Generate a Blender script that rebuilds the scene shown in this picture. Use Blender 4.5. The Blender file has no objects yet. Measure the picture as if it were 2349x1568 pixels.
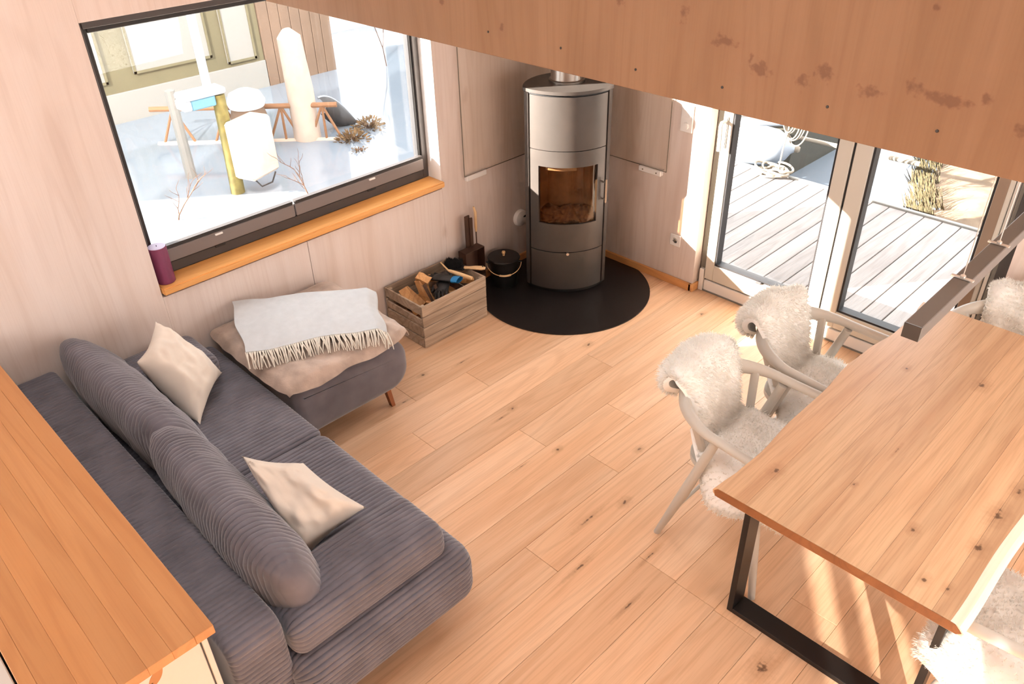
import bpy, bmesh, math, random
from mathutils import Vector, Matrix, noise
random.seed(7)
PI = math.pi
scene = bpy.context.scene
COL = scene.collection

def S(r, g, b):                                   # 8-bit sRGB -> linear
    f = lambda c: (c/255)/12.92 if c/255 <= .04045 else ((c/255+.055)/1.055)**2.4
    return (f(r), f(g), f(b), 1)

# ------------------------------------------------------------------ camera
CAM = Vector((3.7472, -4.2070, 2.8))
RX = Vector((0.70619, 0.70762, -0.02378))
RY = Vector((0.37905, -0.40623, -0.83144))
RZ = Vector((-0.59801, 0.57814, -0.55510))
cam_d = bpy.data.cameras.new('camera')
cam_d.sensor_width = 36
cam_d.lens = 28.225
cam_d.clip_start = .05
cam = bpy.data.objects.new('camera', cam_d)
COL.objects.link(cam)
cam.matrix_world = Matrix(((RX.x, -RY.x, -RZ.x, CAM.x), (RX.y, -RY.y, -RZ.y, CAM.y), (RX.z, -RY.z, -RZ.z, CAM.z), (0, 0, 0, 1)))
scene.camera = cam

# ------------------------------------------------------------------ sky, suns, fill lamps
scene.view_settings.view_transform = 'Standard'
scene.view_settings.look = 'None'
scene.view_settings.gamma = 1
scene.view_settings.use_curve_mapping = False
scene.view_settings.exposure = -0.10
scene.cycles.use_denoising = True
scene.cycles.max_bounces = 6
scene.cycles.diffuse_bounces = 3
scene.cycles.glossy_bounces = 3
scene.cycles.transparent_max_bounces = 10
scene.cycles.use_adaptive_sampling = True
scene.cycles.adaptive_threshold = .1
scene.cycles.adaptive_min_samples = 12
scene.cycles.caustics_reflective = False
scene.cycles.caustics_refractive = False
scene.cycles.sample_clamp_indirect = 6
world = bpy.data.worlds.new('world')
scene.world = world
world.use_nodes = True
world.node_tree.nodes['Background'].inputs[0].default_value = (.97, .985, 1.0, 1)
world.node_tree.nodes['Background'].inputs[1].default_value = 5.0

def sun(name, d, strength, color, angle):
    l = bpy.data.lights.new(name, 'SUN')
    l.energy = strength; l.color = color; l.angle = math.radians(angle)
    o = bpy.data.objects.new(name, l); COL.objects.link(o)
    o.rotation_euler = Vector(d).to_track_quat('-Z', 'Y').to_euler()
# low sun through the left window, and an added weaker sun standing in for reflected glare
sun('low_sun', (1, 1.3, -.53), 60.0, (1, .94, .86), .6)
sun('glare_sun', (-.58, .82, -.50), 8.0, (1, .93, .85), .8)

def area(name, loc, d, sx, sy, power, color):
    l = bpy.data.lights.new(name, 'AREA')
    l.shape = 'RECTANGLE'; l.size = sx; l.size_y = sy; l.energy = power; l.color = color
    o = bpy.data.objects.new(name, l); COL.objects.link(o)
    o.location = loc; o.rotation_euler = Vector(d).to_track_quat('-Z', 'Y').to_euler()
# fill lamps added at unseen openings in the right wall, roof and front wall
area('right_fill', (4.88, -1.5, 1.25), (-1, .12, -.05), 2.4, 1.3, 50, (1, .99, .97))
area('roof_fill', (2.2, -3.9, 4.2), (0, 0, -1), 2.2, 1.4, 8, (1, .99, .97))
area('front_fill', (1.1, -6.62, 1.30), (.05, 1, .0), 1.7, 1.4, 50, (1, .98, .95))

# ------------------------------------------------------------------ helpers
class B:
    """collects shapes in one bmesh and links them as one mesh object"""
    def __init__(s): s.bm = bmesh.new()
    def box(s, x0, x1, y0, y1, z0, z1, c=0, M=None, seg=1):
        r = bmesh.ops.create_cube(s.bm, size=1)
        vs = r['verts']
        for v in vs:
            v.co = Vector(((x0+x1)/2+v.co.x*(x1-x0), (y0+y1)/2+v.co.y*(y1-y0), (z0+z1)/2+v.co.z*(z1-z0)))
        if c:
            es = list({e for v in vs for e in v.link_edges})
            r = bmesh.ops.bevel(s.bm, geom=es, offset=c, segments=seg, affect='EDGES', clamp_overlap=True)
            vs = list({v for f in r['faces'] for v in f.verts} | {v for v in vs if v.is_valid})
        if M: bmesh.ops.transform(s.bm, matrix=M, verts=vs)
        return s
    def faces(s, vs, fs):
        V = [s.bm.verts.new(v) for v in vs]
        for f in fs:
            try: s.bm.faces.new([V[i] for i in f])
            except ValueError: pass
        return s
    def tube(s, pts, rad, n=10, caps=True, flat=None):
        pts = [Vector(p) for p in pts]
        R = rad if isinstance(rad, (list, tuple)) else [rad]*len(pts)
        vs, fs = [], []
        up = Vector((0, 0, 1))
        t0 = (pts[1]-pts[0]).normalized()
        if abs(t0.z) > .9: up = Vector((1, 0, 0))
        a = t0.cross(up).normalized()
        for i, p in enumerate(pts):
            t = (pts[min(i+1, len(pts)-1)]-pts[max(i-1, 0)]).normalized()
            a = (a - t*a.dot(t)).normalized()
            b = t.cross(a)
            for k in range(n):
                q = 2*PI*k/n
                fl = flat[i] if flat else 1
                vs.append(p + a*math.cos(q)*R[i] + b*math.sin(q)*R[i]*fl)
        m = len(pts)
        for i in range(m-1):
            for k in range(n):
                fs.append((i*n+k, i*n+(k+1) % n, (i+1)*n+(k+1) % n, (i+1)*n+k))
        if caps:
            fs.append(tuple(range(n-1, -1, -1))); fs.append(tuple((m-1)*n+k for k in range(n)))
        return s.faces(vs, fs)
    def lathe(s, prof, n=32, c=(0, 0, 0), M=None):
        vs, fs = [], []
        for r, z in prof:
            for k in range(n):
                q = 2*PI*k/n
                p = Vector((c[0]+r*math.cos(q), c[1]+r*math.sin(q), c[2]+z))
                vs.append(M @ p if M else p)
        m = len(prof)
        for i in range(m-1):
            for k in range(n):
                fs.append((i*n+k, i*n+(k+1) % n, (i+1)*n+(k+1) % n, (i+1)*n+k))
        fs.append(tuple(range(n-1, -1, -1))); fs.append(tuple((m-1)*n+k for k in range(n)))
        return s.faces(vs, fs)
    def prism(s, poly, z0, z1, c=0):
        n = len(poly)
        vs = [Vector((p[0], p[1], z0)) for p in poly]+[Vector((p[0], p[1], z1)) for p in poly]
        fs = [tuple(range(n-1, -1, -1)), tuple(range(n, 2*n))]
        for i in range(n): fs.append((i, (i+1) % n, n+(i+1) % n, n+i))
        return s.faces(vs, fs)
    def shell(s, path, th, z0, z1):
        """wall of thickness th (to the left of the path) standing on an open 2-D path"""
        n = len(path); P = [Vector((p[0], p[1])) for p in path]; Q = []
        for i in range(n):
            t = (P[min(i+1, n-1)]-P[max(i-1, 0)]).normalized()
            Q.append(P[i]+Vector((-t.y, t.x))*th)
        poly = P+Q[::-1]
        vs, fs = [], []
        for z in (z0, z1):
            vs += [Vector((p.x, p.y, z)) for p in P]+[Vector((p.x, p.y, z)) for p in Q]
        k = 2*n
        for i in range(n-1):
            fs += [(i, i+1, k+i+1, k+i), (n+i+1, n+i, k+n+i, k+n+i+1), (i+1, i, n+i, n+i+1), (k+i, k+i+1, k+n+i+1, k+n+i)]
        fs += [(0, k, k+n, n), (n-1, 2*n-1, k+2*n-1, k+n-1)]
        return s.faces(vs, fs)
    def grid(s, fn, nu, nv, closed_u=False):
        vs = [Vector(fn(i/(nu if closed_u else nu-1), j/(nv-1))) for i in range(nu) for j in range(nv)]
        fs = []
        for i in range(nu if closed_u else nu-1):
            for j in range(nv-1):
                a = i*nv+j; b = ((i+1) % nu)*nv+j
                fs.append((a, b, b+1, a+1))
        return s.faces(vs, fs)
    def build(s, name, mat, parent=None, smooth=True, angle=35, kind=None, label=None, shift=None):
        bmesh.ops.recalc_face_normals(s.bm, faces=s.bm.faces)
        me = bpy.data.meshes.new(name)
        s.bm.to_mesh(me); s.bm.free()
        if smooth:
            me.polygons.foreach_set('use_smooth', [True]*len(me.polygons))
            me.set_sharp_from_angle(angle=math.radians(angle))
        me.materials.append(mat)
        o = bpy.data.objects.new(name, me); COL.objects.link(o)
        if parent: o.parent = parent
        if kind: o['kind'] = kind
        if label: o['label'] = label
        return o

def tag(o, label, cat, group=None):
    o['label'] = label; o['category'] = cat
    if group: o['group'] = group
    return o
def thing(name, label, cat, loc=(0, 0, 0), rz=0, group=None):
    o = bpy.data.objects.new(name, None); COL.objects.link(o)
    o.empty_display_size = .1
    o.location = loc; o.rotation_euler = (0, 0, rz)
    return tag(o, label, cat, group)
def struct(name, loc=(0, 0, 0)):
    o = bpy.data.objects.new(name, None); COL.objects.link(o); o.location = loc; o['kind'] = 'structure'; o.empty_display_size = .1
    return o
def copy_tree(o, parent=None):
    c = o.copy(); COL.objects.link(c); c.parent = parent
    for ch in list(o.children):
        copy_tree(ch, c)
    return c
def sstep(a, b, x):
    t = min(1, max(0, (x-a)/(b-a))); return t*t*(3-2*t)
def N3(p, s=1.0): return noise.noise(Vector(p)*s)

# ------------------------------------------------------------------ materials
def newmat(name):
    m = bpy.data.materials.new(name); m.use_nodes = True
    nt = m.node_tree; p = nt.nodes['Principled BSDF']
    return m, nt, p
def N(nt, t, **kw):
    n = nt.nodes.new(t)
    for k, v in kw.items(): setattr(n, k, v)
    return n
def L(nt, a, b): nt.links.new(a, b)
def plain(name, col, rough=.5, metal=0, spec=.5, sheen=0, noisy=0, nscale=20, bump=0, bscale=200, rough_var=0, coat=0):
    m, nt, p = newmat(name)
    p.inputs['Base Color'].default_value = col
    p.inputs['Roughness'].default_value = rough
    p.inputs['Metallic'].default_value = metal
    p.inputs['Specular IOR Level'].default_value = spec
    if coat: p.inputs['Coat Weight'].default_value = coat; p.inputs['Coat Roughness'].default_value = .15
    if sheen:
        p.inputs['Sheen Weight'].default_value = sheen; p.inputs['Sheen Roughness'].default_value = .4
    g = N(nt, 'ShaderNodeNewGeometry')
    if noisy:
        t = N(nt, 'ShaderNodeTexNoise'); t.inputs['Scale'].default_value = nscale; t.inputs['Detail'].default_value = 4
        L(nt, g.outputs['Position'], t.inputs['Vector'])
        mx = N(nt, 'ShaderNodeMix', data_type='RGBA', blend_type='MULTIPLY'); mx.inputs[0].default_value = 1
        r = N(nt, 'ShaderNodeMapRange'); r.inputs[1].default_value = .3; r.inputs[2].default_value = .7
        r.inputs[3].default_value = 1-noisy; r.inputs[4].default_value = 1+noisy*.4
        L(nt, t.outputs[0], r.inputs[0])
        mx.inputs[6].default_value = col
        L(nt, r.outputs[0], mx.inputs[7]); L(nt, mx.outputs[2], p.inputs['Base Color'])
    if bump:
        t = N(nt, 'ShaderNodeTexNoise'); t.inputs['Scale'].default_value = bscale; t.inputs['Detail'].default_value = 3
        L(nt, g.outputs['Position'], t.inputs['Vector'])
        b = N(nt, 'ShaderNodeBump'); b.inputs['Strength'].default_value = bump; b.inputs['Distance'].default_value = .002
        L(nt, t.outputs[0], b.inputs['Height']); L(nt, b.outputs[0], p.inputs['Normal'])
    return m
def wood(name, base, dark, light, axis='Y', scale=1, ring=.35, knots=0, knot_size=.1, knot_col=S(70, 40, 25), rough=.45,
         vary=.12, fine=.15, kstretch=.45, kd=2.2, spec=.35, rnd=True, spots=(), sax=2, spot_col=S(70, 44, 30), spot_halo=S(150, 104, 70), spot_amt=(.45, .75)):
    """procedural timber; grain runs along the world axis, each board gets its own offset and tone"""
    m, nt, p = newmat(name)
    p.inputs['Roughness'].default_value = rough; p.inputs['Specular IOR Level'].default_value = spec
    g = N(nt, 'ShaderNodeNewGeometry'); oi = N(nt, 'ShaderNodeObjectInfo')
    off = N(nt, 'ShaderNodeVectorMath', operation='SCALE'); off.inputs[0].default_value = (7.3, 13.1, 5.7)
    if rnd: L(nt, oi.outputs['Random'], off.inputs['Scale'])
    else: off.inputs['Scale'].default_value = 0
    ad = N(nt, 'ShaderNodeVectorMath', operation='ADD')
    L(nt, g.outputs['Position'], ad.inputs[0]); L(nt, off.outputs[0], ad.inputs[1])
    def mapped(across, along, rot=0):
        mp = N(nt, 'ShaderNodeMapping')
        sc = [across*scale]*3; sc['XYZ'.index(axis)] = along*scale
        mp.inputs['Scale'].default_value = sc
        L(nt, ad.outputs[0], mp.inputs['Vector']); return mp.outputs[0]
    def nz(vec, sc, det=4, dist=0, rg=.55):
        t = N(nt, 'ShaderNodeTexNoise'); t.inputs['Scale'].default_value = sc; t.inputs['Detail'].default_value = det
        t.inputs['Distortion'].default_value = dist; t.inputs['Roughness'].default_value = rg
        L(nt, vec, t.inputs['Vector']); return t.outputs[0]
    def mrange(x, a, b, c=0, d=1):
        r = N(nt, 'ShaderNodeMapRange'); r.inputs[1].default_value = a; r.inputs[2].default_value = b
        r.inputs[3].default_value = c; r.inputs[4].default_value = d; L(nt, x, r.inputs[0]); return r.outputs[0]
    def mix(f, a, b, bt='MIX'):
        mx = N(nt, 'ShaderNodeMix', data_type='RGBA', blend_type=bt)
        for sock, v in ((mx.inputs[0], f), (mx.inputs[6], a), (mx.inputs[7], b)):
            if hasattr(v, 'type') and not isinstance(v, tuple) and not isinstance(v, (int, float)): L(nt, v, sock)
            else: sock.default_value = v
        return mx.outputs[2]
    tone = mrange(nz(mapped(7, .5), 1, 2, .6), .32, .68)
    col = mix(tone, base, light)
    # growth-ring lines
    rn = nz(mapped(5, .35), 1, 1)
    ml = N(nt, 'ShaderNodeMath', operation='MULTIPLY'); ml.inputs[1].default_value = 75; L(nt, rn, ml.inputs[0])
    sn = N(nt, 'ShaderNodeMath', operation='SINE'); L(nt, ml.outputs[0], sn.inputs[0])
    rf = mrange(sn.outputs[0], .2, 1, 0, ring)
    col = mix(rf, col, dark)
    ff = mrange(nz(mapped(170, 5), 1, 1), .45, .75, 0, fine)
    col = mix(ff, col, dark)
    blotch = mrange(nz(mapped(3.2, .8), 1, 2), .58, .8, 0, .38)
    col = mix(blotch, col, dark)
    if knots:
        v = N(nt, 'ShaderNodeTexVoronoi', feature='F1'); v.inputs['Scale'].default_value = 1; v.inputs['Randomness'].default_value = 1
        fs_ = N(nt, 'ShaderNodeSeparateXYZ'); L(nt, ad.outputs[0], fs_.inputs[0])
        fc = N(nt, 'ShaderNodeCombineXYZ')
        if axis == 'Z':
            sm = N(nt, 'ShaderNodeMath', operation='ADD'); L(nt, fs_.outputs[0], sm.inputs[0]); L(nt, fs_.outputs[1], sm.inputs[1])
            L(nt, sm.outputs[0], fc.inputs[0]); L(nt, fs_.outputs[2], fc.inputs[2])
        else:
            L(nt, fs_.outputs[0], fc.inputs[0]); L(nt, fs_.outputs[1], fc.inputs[1])
        mp = N(nt, 'ShaderNodeMapping'); sc = [kd]*3; sc['XYZ'.index(axis)] = kd*kstretch
        mp.inputs['Scale'].default_value = sc; L(nt, fc.outputs[0], mp.inputs['Vector']); wv = mp.outputs[0]
        # a little warp so knots are not perfect discs
        wn = N(nt, 'ShaderNodeTexNoise'); wn.inputs['Scale'].default_value = 9; L(nt, ad.outputs[0], wn.inputs['Vector'])
        wm = N(nt, 'ShaderNodeVectorMath', operation='SCALE'); wm.inputs['Scale'].default_value = .10; L(nt, wn.outputs['Color'], wm.inputs[0])
        wa = N(nt, 'ShaderNodeVectorMath', operation='ADD'); L(nt, wv, wa.inputs[0]); L(nt, wm.outputs[0], wa.inputs[1])
        L(nt, wa.outputs[0], v.inputs['Vector'])
        sep = N(nt, 'ShaderNodeSeparateColor'); L(nt, v.outputs['Color'], sep.inputs[0])
        on = N(nt, 'ShaderNodeMath', operation='LESS_THAN'); on.inputs[1].default_value = knots; L(nt, sep.outputs[0], on.inputs[0])
        halo = mrange(v.outputs['Distance'], knot_size*2.6, knot_size*.7, 0, .55)
        core = mrange(v.outputs['Distance'], knot_size*.55, knot_size*.25, 0, .9)
        for f, c in ((halo, dark), (core, knot_col)):
            mm = N(nt, 'ShaderNodeMath', operation='MULTIPLY'); L(nt, f, mm.inputs[0]); L(nt, on.outputs[0], mm.inputs[1])
            col = mix(mm.outputs[0], col, c)
    if spots:
        fs_ = N(nt, 'ShaderNodeSeparateXYZ'); L(nt, g.outputs['Position'], fs_.inputs[0])
        wn = N(nt, 'ShaderNodeTexNoise'); wn.inputs['Scale'].default_value = 55; wn.inputs['Detail'].default_value = 3; L(nt, g.outputs['Position'], wn.inputs['Vector'])
        near = None
        for (sx, sz, rx, rz) in spots:
            cb_ = N(nt, 'ShaderNodeCombineXYZ')
            for k_, (c0_, r_) in enumerate(((sx, rx), (sz, rz))):
                mm = N(nt, 'ShaderNodeMath', operation='MULTIPLY_ADD'); mm.inputs[1].default_value = 1/r_; mm.inputs[2].default_value = -c0_/r_
                L(nt, fs_.outputs[0 if k_ == 0 else sax], mm.inputs[0]); L(nt, mm.outputs[0], cb_.inputs[k_])
            ln = N(nt, 'ShaderNodeVectorMath', operation='LENGTH'); L(nt, cb_.outputs[0], ln.inputs[0])
            if near is None: near = ln.outputs['Value']
            else:
                mn = N(nt, 'ShaderNodeMath', operation='MINIMUM'); L(nt, near, mn.inputs[0]); L(nt, ln.outputs['Value'], mn.inputs[1]); near = mn.outputs[0]
        ja = N(nt, 'ShaderNodeMath', operation='MULTIPLY_ADD'); ja.inputs[1].default_value = 3.6; L(nt, wn.outputs[0], ja.inputs[0]); L(nt, near, ja.inputs[2])
        col = mix(mrange(ja.outputs[0], 6.5, 2.0, 0, spot_amt[0]), col, spot_halo)
        col = mix(mrange(ja.outputs[0], 3.0, 2.2, 0, spot_amt[1]), col, spot_col)
    if vary:
        hv = N(nt, 'ShaderNodeHueSaturation')
        L(nt, mrange(oi.outputs['Random'], 0, 1, 1-vary, 1+vary), hv.inputs['Value'])
        L(nt, col, hv.inputs['Color']); col = hv.outputs[0]
    L(nt, col, p.inputs['Base Color'])
    return m
def glass(name, tint=(1, 1, 1, 1), refl=.08, rough=0.0):
    m, nt, p = newmat(name)
    nt.nodes.remove(p); out = nt.nodes['Material Output']
    tr = N(nt, 'ShaderNodeBsdfTransparent'); tr.inputs[0].default_value = tint
    gl = N(nt, 'ShaderNodeBsdfGlossy'); gl.inputs['Roughness'].default_value = rough
    lw = N(nt, 'ShaderNodeLayerWeight'); lw.inputs['Blend'].default_value = .5
    fr = N(nt, 'ShaderNodeMath', operation='POWER'); fr.inputs[1].default_value = 5
    L(nt, lw.outputs['Facing'], fr.inputs[0])
    mx = N(nt, 'ShaderNodeMixShader')
    mr = N(nt, 'ShaderNodeMath', operation='MULTIPLY_ADD'); mr.inputs[1].default_value = .9; mr.inputs[2].default_value = refl
    L(nt, fr.outputs[0], mr.inputs[0]); L(nt, mr.outputs[0], mx.inputs[0])
    L(nt, tr.outputs[0], mx.inputs[1]); L(nt, gl.outputs[0], mx.inputs[2]); L(nt, mx.outputs[0], out.inputs[0])
    return m

M = {}
M['wall'] = wood('whitewashed_spruce', S(222, 204, 192), S(188, 160, 143), S(229, 214, 205), 'Z', ring=.12, knots=.22, knot_size=.055, knot_col=S(176, 134, 114), rough=.6, vary=0, fine=.10, rnd=False, kd=4.2)
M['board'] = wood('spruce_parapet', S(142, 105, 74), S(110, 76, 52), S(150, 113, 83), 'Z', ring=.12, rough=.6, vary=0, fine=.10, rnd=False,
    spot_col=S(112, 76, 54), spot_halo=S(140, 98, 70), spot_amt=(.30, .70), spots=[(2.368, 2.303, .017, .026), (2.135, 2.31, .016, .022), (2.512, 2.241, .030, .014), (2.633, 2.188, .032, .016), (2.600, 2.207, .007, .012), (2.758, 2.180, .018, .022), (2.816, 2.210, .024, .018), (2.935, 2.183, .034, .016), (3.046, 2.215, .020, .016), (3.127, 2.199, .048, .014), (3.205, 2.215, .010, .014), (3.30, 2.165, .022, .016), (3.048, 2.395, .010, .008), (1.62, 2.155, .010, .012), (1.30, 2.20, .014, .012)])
M['floor'] = wood('oak_floor', S(228, 180, 140), S(174, 122, 84), S(236, 196, 160), 'Y', ring=.16, rough=.42, vary=.10, fine=.22, kd=3.4, kstretch=.38, spec=.4, sax=1, spots=[(0.664, -1.653, 0.0028, 0.0240), (1.207, -1.764, 0.0056, 0.0098), (1.574, -2.068, 0.0021, 0.0180), (1.621, -1.84, 0.0056, 0.0098), (1.925, -1.551, 0.0064, 0.0112), (2.057, -2.105, 0.0042, 0.0360), (2.216, -2.35, 0.0039, 0.0330), (2.399, -2.088, 0.0032, 0.0270), (3.05, -2.231, 0.0144, 0.0252), (1.409, -0.208, 0.0072, 0.0126), (1.607, -0.133, 0.0032, 0.0270), (1.1, -0.986, 0.0072, 0.0126), (0.717, -2.134, 0.0032, 0.0270), (0.594, -1.903, 0.0064, 0.0112), (2.497, -2.368, 0.0035, 0.0300), (1.674, -0.978, 0.0032, 0.0270), (2.11, -1.9, 0.0080, 0.0140), (1.22, -1.86, 0.0028, 0.0240)])
M['table'] = wood('oak_table', S(200, 156, 118), S(138, 96, 65), S(217, 180, 142), 'Y', ring=.14, rough=.42, vary=.12, fine=.22, sax=1, spots=[(3.199, -0.965, 0.0096, 0.0168), (3.504, -1.688, 0.0112, 0.0196), (3.437, -2.139, 0.0056, 0.0098), (3.51, -1.884, 0.0088, 0.0154), (3.325, -1.951, 0.0056, 0.0098), (2.85, -2.013, 0.0080, 0.0140), (3.118, -1.61, 0.0021, 0.0180), (2.925, -1.059, 0.0048, 0.0084), (3.086, -1.882, 0.0036, 0.0063), (3.504, -2.122, 0.0048, 0.0084), (3.518, -1.515, 0.0080, 0.0140)])
M['table_edge'] = wood('oak_end_grain', S(132, 82, 46), S(98, 58, 30), S(146, 94, 56), 'Y', ring=.2, rough=.5, vary=.05)
M['sapwood'] = wood('sunlit_sapwood', S(240, 226, 206), S(216, 190, 156), S(246, 236, 220), 'Y', ring=.2, rough=.45, vary=0)  # pale sapwood, whitened further for the sun on this edge
M['beech'] = wood('oiled_beech', S(190, 132, 82), S(156, 94, 52), S(198, 142, 92), 'X', ring=.18, knots=.12, knot_size=.03, rough=.4, vary=.06, fine=.12, kd=2.5)
M['sill'] = wood('sill_wood', S(224, 156, 84), S(184, 112, 54), S(234, 172, 104), 'Y', ring=.15, rough=.4, vary=0)
M['base'] = wood('baseboard_wood', S(216, 152, 92), S(180, 110, 62), S(226, 168, 110), 'X', ring=.15, rough=.5, vary=.05)
M['crate'] = wood('weathered_crate', S(166, 142, 120), S(92, 72, 58), S(188, 166, 144), 'Y', ring=.25, knots=.3, knot_size=.05, knot_col=S(80, 58, 46), rough=.8, vary=.12, fine=.4, kd=5, spec=.2)
M['log'] = wood('split_firewood', S(206, 150, 96), S(150, 92, 52), S(220, 172, 120), 'X', ring=.25, rough=.75, vary=.2, fine=.3)
M['bark'] = plain('bark', S(96, 70, 54), .9, noisy=.4, nscale=60)
M['deck'] = wood('weathered_deck', S(140, 134, 130), S(92, 84, 80), S(156, 150, 146), 'Y', ring=.2, knots=.25, knot_size=.05, knot_col=S(120, 104, 96), rough=.65, vary=.06, fine=.3, kd=4)
M['tan_wood'] = wood('pale_handle_wood', S(222, 182, 132), S(188, 142, 96), S(232, 196, 150), 'X', ring=.1, rough=.5, vary=.04)
M['leg_wood'] = wood('stained_leg', S(150, 92, 60), S(110, 62, 38), S(164, 104, 70), 'Z', ring=.15, rough=.45, vary=0)
M['cord'] = plain('grey_corduroy', S(110, 106, 113), .85, spec=.15, sheen=.55, noisy=.22, nscale=9, bump=.15, bscale=900)
M['velvet'] = plain('grey_velvet', S(110, 105, 110), .8, spec=.15, sheen=.6, noisy=.25, nscale=7, bump=.2, bscale=700)
M['linen'] = plain('cream_linen', S(226, 214, 200), .9, spec=.1, sheen=.2, noisy=.06, nscale=10, bump=.25, bscale=500)
M['wool'] = plain('white_wool', S(198, 201, 203), .95, spec=.05, sheen=.3, noisy=.06, nscale=25, bump=.5, bscale=300)
M['fringe'] = plain('cream_fringe', S(226, 218, 205), .95, spec=.05)
M['furb'] = plain('taupe_plush', S(188, 168, 154), .95, spec=.05, sheen=.4, noisy=.3, nscale=11, bump=.6, bscale=120)
M['fleece'] = plain('sheepskin', S(246, 240, 230), .95, spec=.05, sheen=.2, noisy=.05, nscale=14)
_m, _nt, _p = newmat('sheepskin_soft')
_p.inputs['Base Color'].default_value = S(251, 249, 246); _p.inputs['Roughness'].default_value = .95; _p.inputs['Specular IOR Level'].default_value = .05
_t = N(_nt, 'ShaderNodeBsdfTranslucent'); _t.inputs[0].default_value = S(250, 246, 236)
_x = N(_nt, 'ShaderNodeMixShader'); _x.inputs[0].default_value = .45
L(_nt, _p.outputs[0], _x.inputs[1]); L(_nt, _t.outputs[0], _x.inputs[2]); L(_nt, _x.outputs[0], _nt.nodes['Material Output'].inputs[0])
M['fleece'] = _m
M['hide'] = plain('sheepskin_hide', S(250, 247, 242), .95, spec=.05, noisy=.06, nscale=14)
M['chair'] = plain('warm_grey_paint', S(196, 190, 180), .45, spec=.4)
M['steel_black'] = plain('black_steel', S(40, 37, 36), .35, metal=.4, spec=.5, noisy=.1, nscale=8)
M['stove'] = plain('stove_grey', S(84, 77, 72), .36, metal=.2, noisy=.12, nscale=5)
M['stove_dark'] = plain('stove_black', S(16, 15, 15), .6)
M['pipe'] = plain('brushed_pipe', S(150, 142, 134), .3, metal=.9)
M['chrome'] = plain('chrome', S(210, 208, 205), .18, metal=1)
M['brick'] = plain('vermiculite', S(176, 132, 92), .95, noisy=.35, nscale=9)
M['ash'] = plain('ash_bed', S(156, 106, 66), .95, noisy=.6, nscale=40)
M['soot'] = plain('sooty_glass_plate', S(214, 190, 164), .6)
M['plate'] = plain('black_floor_plate', S(38, 33, 31), .33, metal=.2, spec=.5, noisy=.08, nscale=4)
M['bucket'] = plain('black_enamel', S(26, 24, 23), .38, spec=.5)
M['brown_metal'] = plain('brown_sheet_metal', S(92, 66, 52), .5, metal=.5, noisy=.2, nscale=12)
M['frame'] = plain('anthracite_frame', S(72, 66, 64), .45)
M['frame_dark'] = plain('anthracite_gasket', S(34, 31, 31), .5)
M['blind'] = plain('grey_blind', S(122, 112, 108), .7)
M['alu'] = plain('grey_door_frame', S(128, 124, 116), .4, metal=.15)
M['alu_light'] = plain('pale_door_frame', S(206, 199, 186), .42)
M['white'] = plain('white_plastic', S(238, 232, 226), .4)
M['sillwhite'] = plain('white_threshold', S(232, 226, 220), .45)
M['paint'] = plain('white_cabinet_paint', S(206, 199, 191), .45, noisy=.04, nscale=3)
M['cut'] = plain('cutout_wood', S(176, 120, 72), .6)
M['glass'] = glass('window_glass', (1, 1, 1, 1), .03)
M['shield'] = glass('heat_shield_glass', S(253, 252, 250), .0)
M['stoveglass'] = glass('stove_glass', S(226, 214, 200), .03)
M['glassedge'] = plain('glass_edge', S(120, 108, 92), .3)
M['candle'] = plain('purple_wax', S(122, 54, 84), .5, spec=.4, noisy=.06, nscale=20)
M['candle_top'] = plain('pale_wax_top', S(186, 176, 200), .5)
M['black'] = plain('black_rubber', S(24, 22, 22), .7)
M['bristle'] = plain('black_bristles', S(22, 20, 20), .9)
M['glove'] = plain('black_glove_leather', S(38, 35, 34), .55, bump=.4, bscale=80)
M['blue'] = plain('blue_cuff', S(30, 128, 190), .6)
M['lampm'] = plain('lamp_bronze_grey', S(120, 116, 112), .4, metal=.35)
M['lampend'] = plain('lamp_end_cap', S(46, 36, 28), .5)
M['wire'] = plain('steel_wire', S(225, 222, 216), .3, metal=.6)
M['glass_reflection'] = plain('brown_reflection', S(150, 128, 110), .3, metal=.3)
M['inner'] = plain('interior_plain', S(236, 214, 200), .8)
# outdoors
M['snow'] = plain('pale_snowy_ground', S(240, 236, 230), .9, noisy=.12, nscale=2)
M['water'] = plain('calm_water', S(120, 130, 140), .06, spec=.8)
M['sand'] = plain('reed_bank', S(118, 98, 78), .95, noisy=.35, nscale=7)
M['reed'] = plain('dry_reeds', S(80, 70, 46), .95, noisy=.3, nscale=30)
M['hull'] = plain('grey_hull', S(110, 106, 100), .6, noisy=.1)
M['hull_dark'] = plain('olive_hull', S(70, 66, 55), .6, noisy=.15)
M['fender'] = plain('pale_fender', S(150, 158, 168), .5)
M['rope'] = plain('pale_rope', S(140, 130, 116), .9)
M['moss'] = plain('mossy_pile', S(112, 104, 58), .9, noisy=.4, nscale=14)
M['pile'] = plain('pale_outdoor', S(178, 162, 148), .85, noisy=.12, nscale=6)
M['cabinwall'] = plain('olive_cabin', S(104, 98, 74), .8, noisy=.15, nscale=2)
M['cabinpanel'] = plain('pale_panel', S(132, 131, 126), .6)
M['truss'] = plain('rusty_railing', S(130, 94, 66), .8)
M['boxblue'] = plain('blue_box', S(78, 124, 146), .5)
M['brownwall'] = plain('brown_shed', S(112, 92, 76), .85, noisy=.15, nscale=3)
M['bush'] = plain('dry_bush', S(112, 88, 58), .95, noisy=.4, nscale=20)
M['grey'] = plain('charcoal_hull', S(56, 53, 52), .6)

# ================================================================== THE SETTING
RXW = 5.0            # right wall plane
YF = -6.7            # front wall plane (behind the camera)
ZC = 4.3
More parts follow.
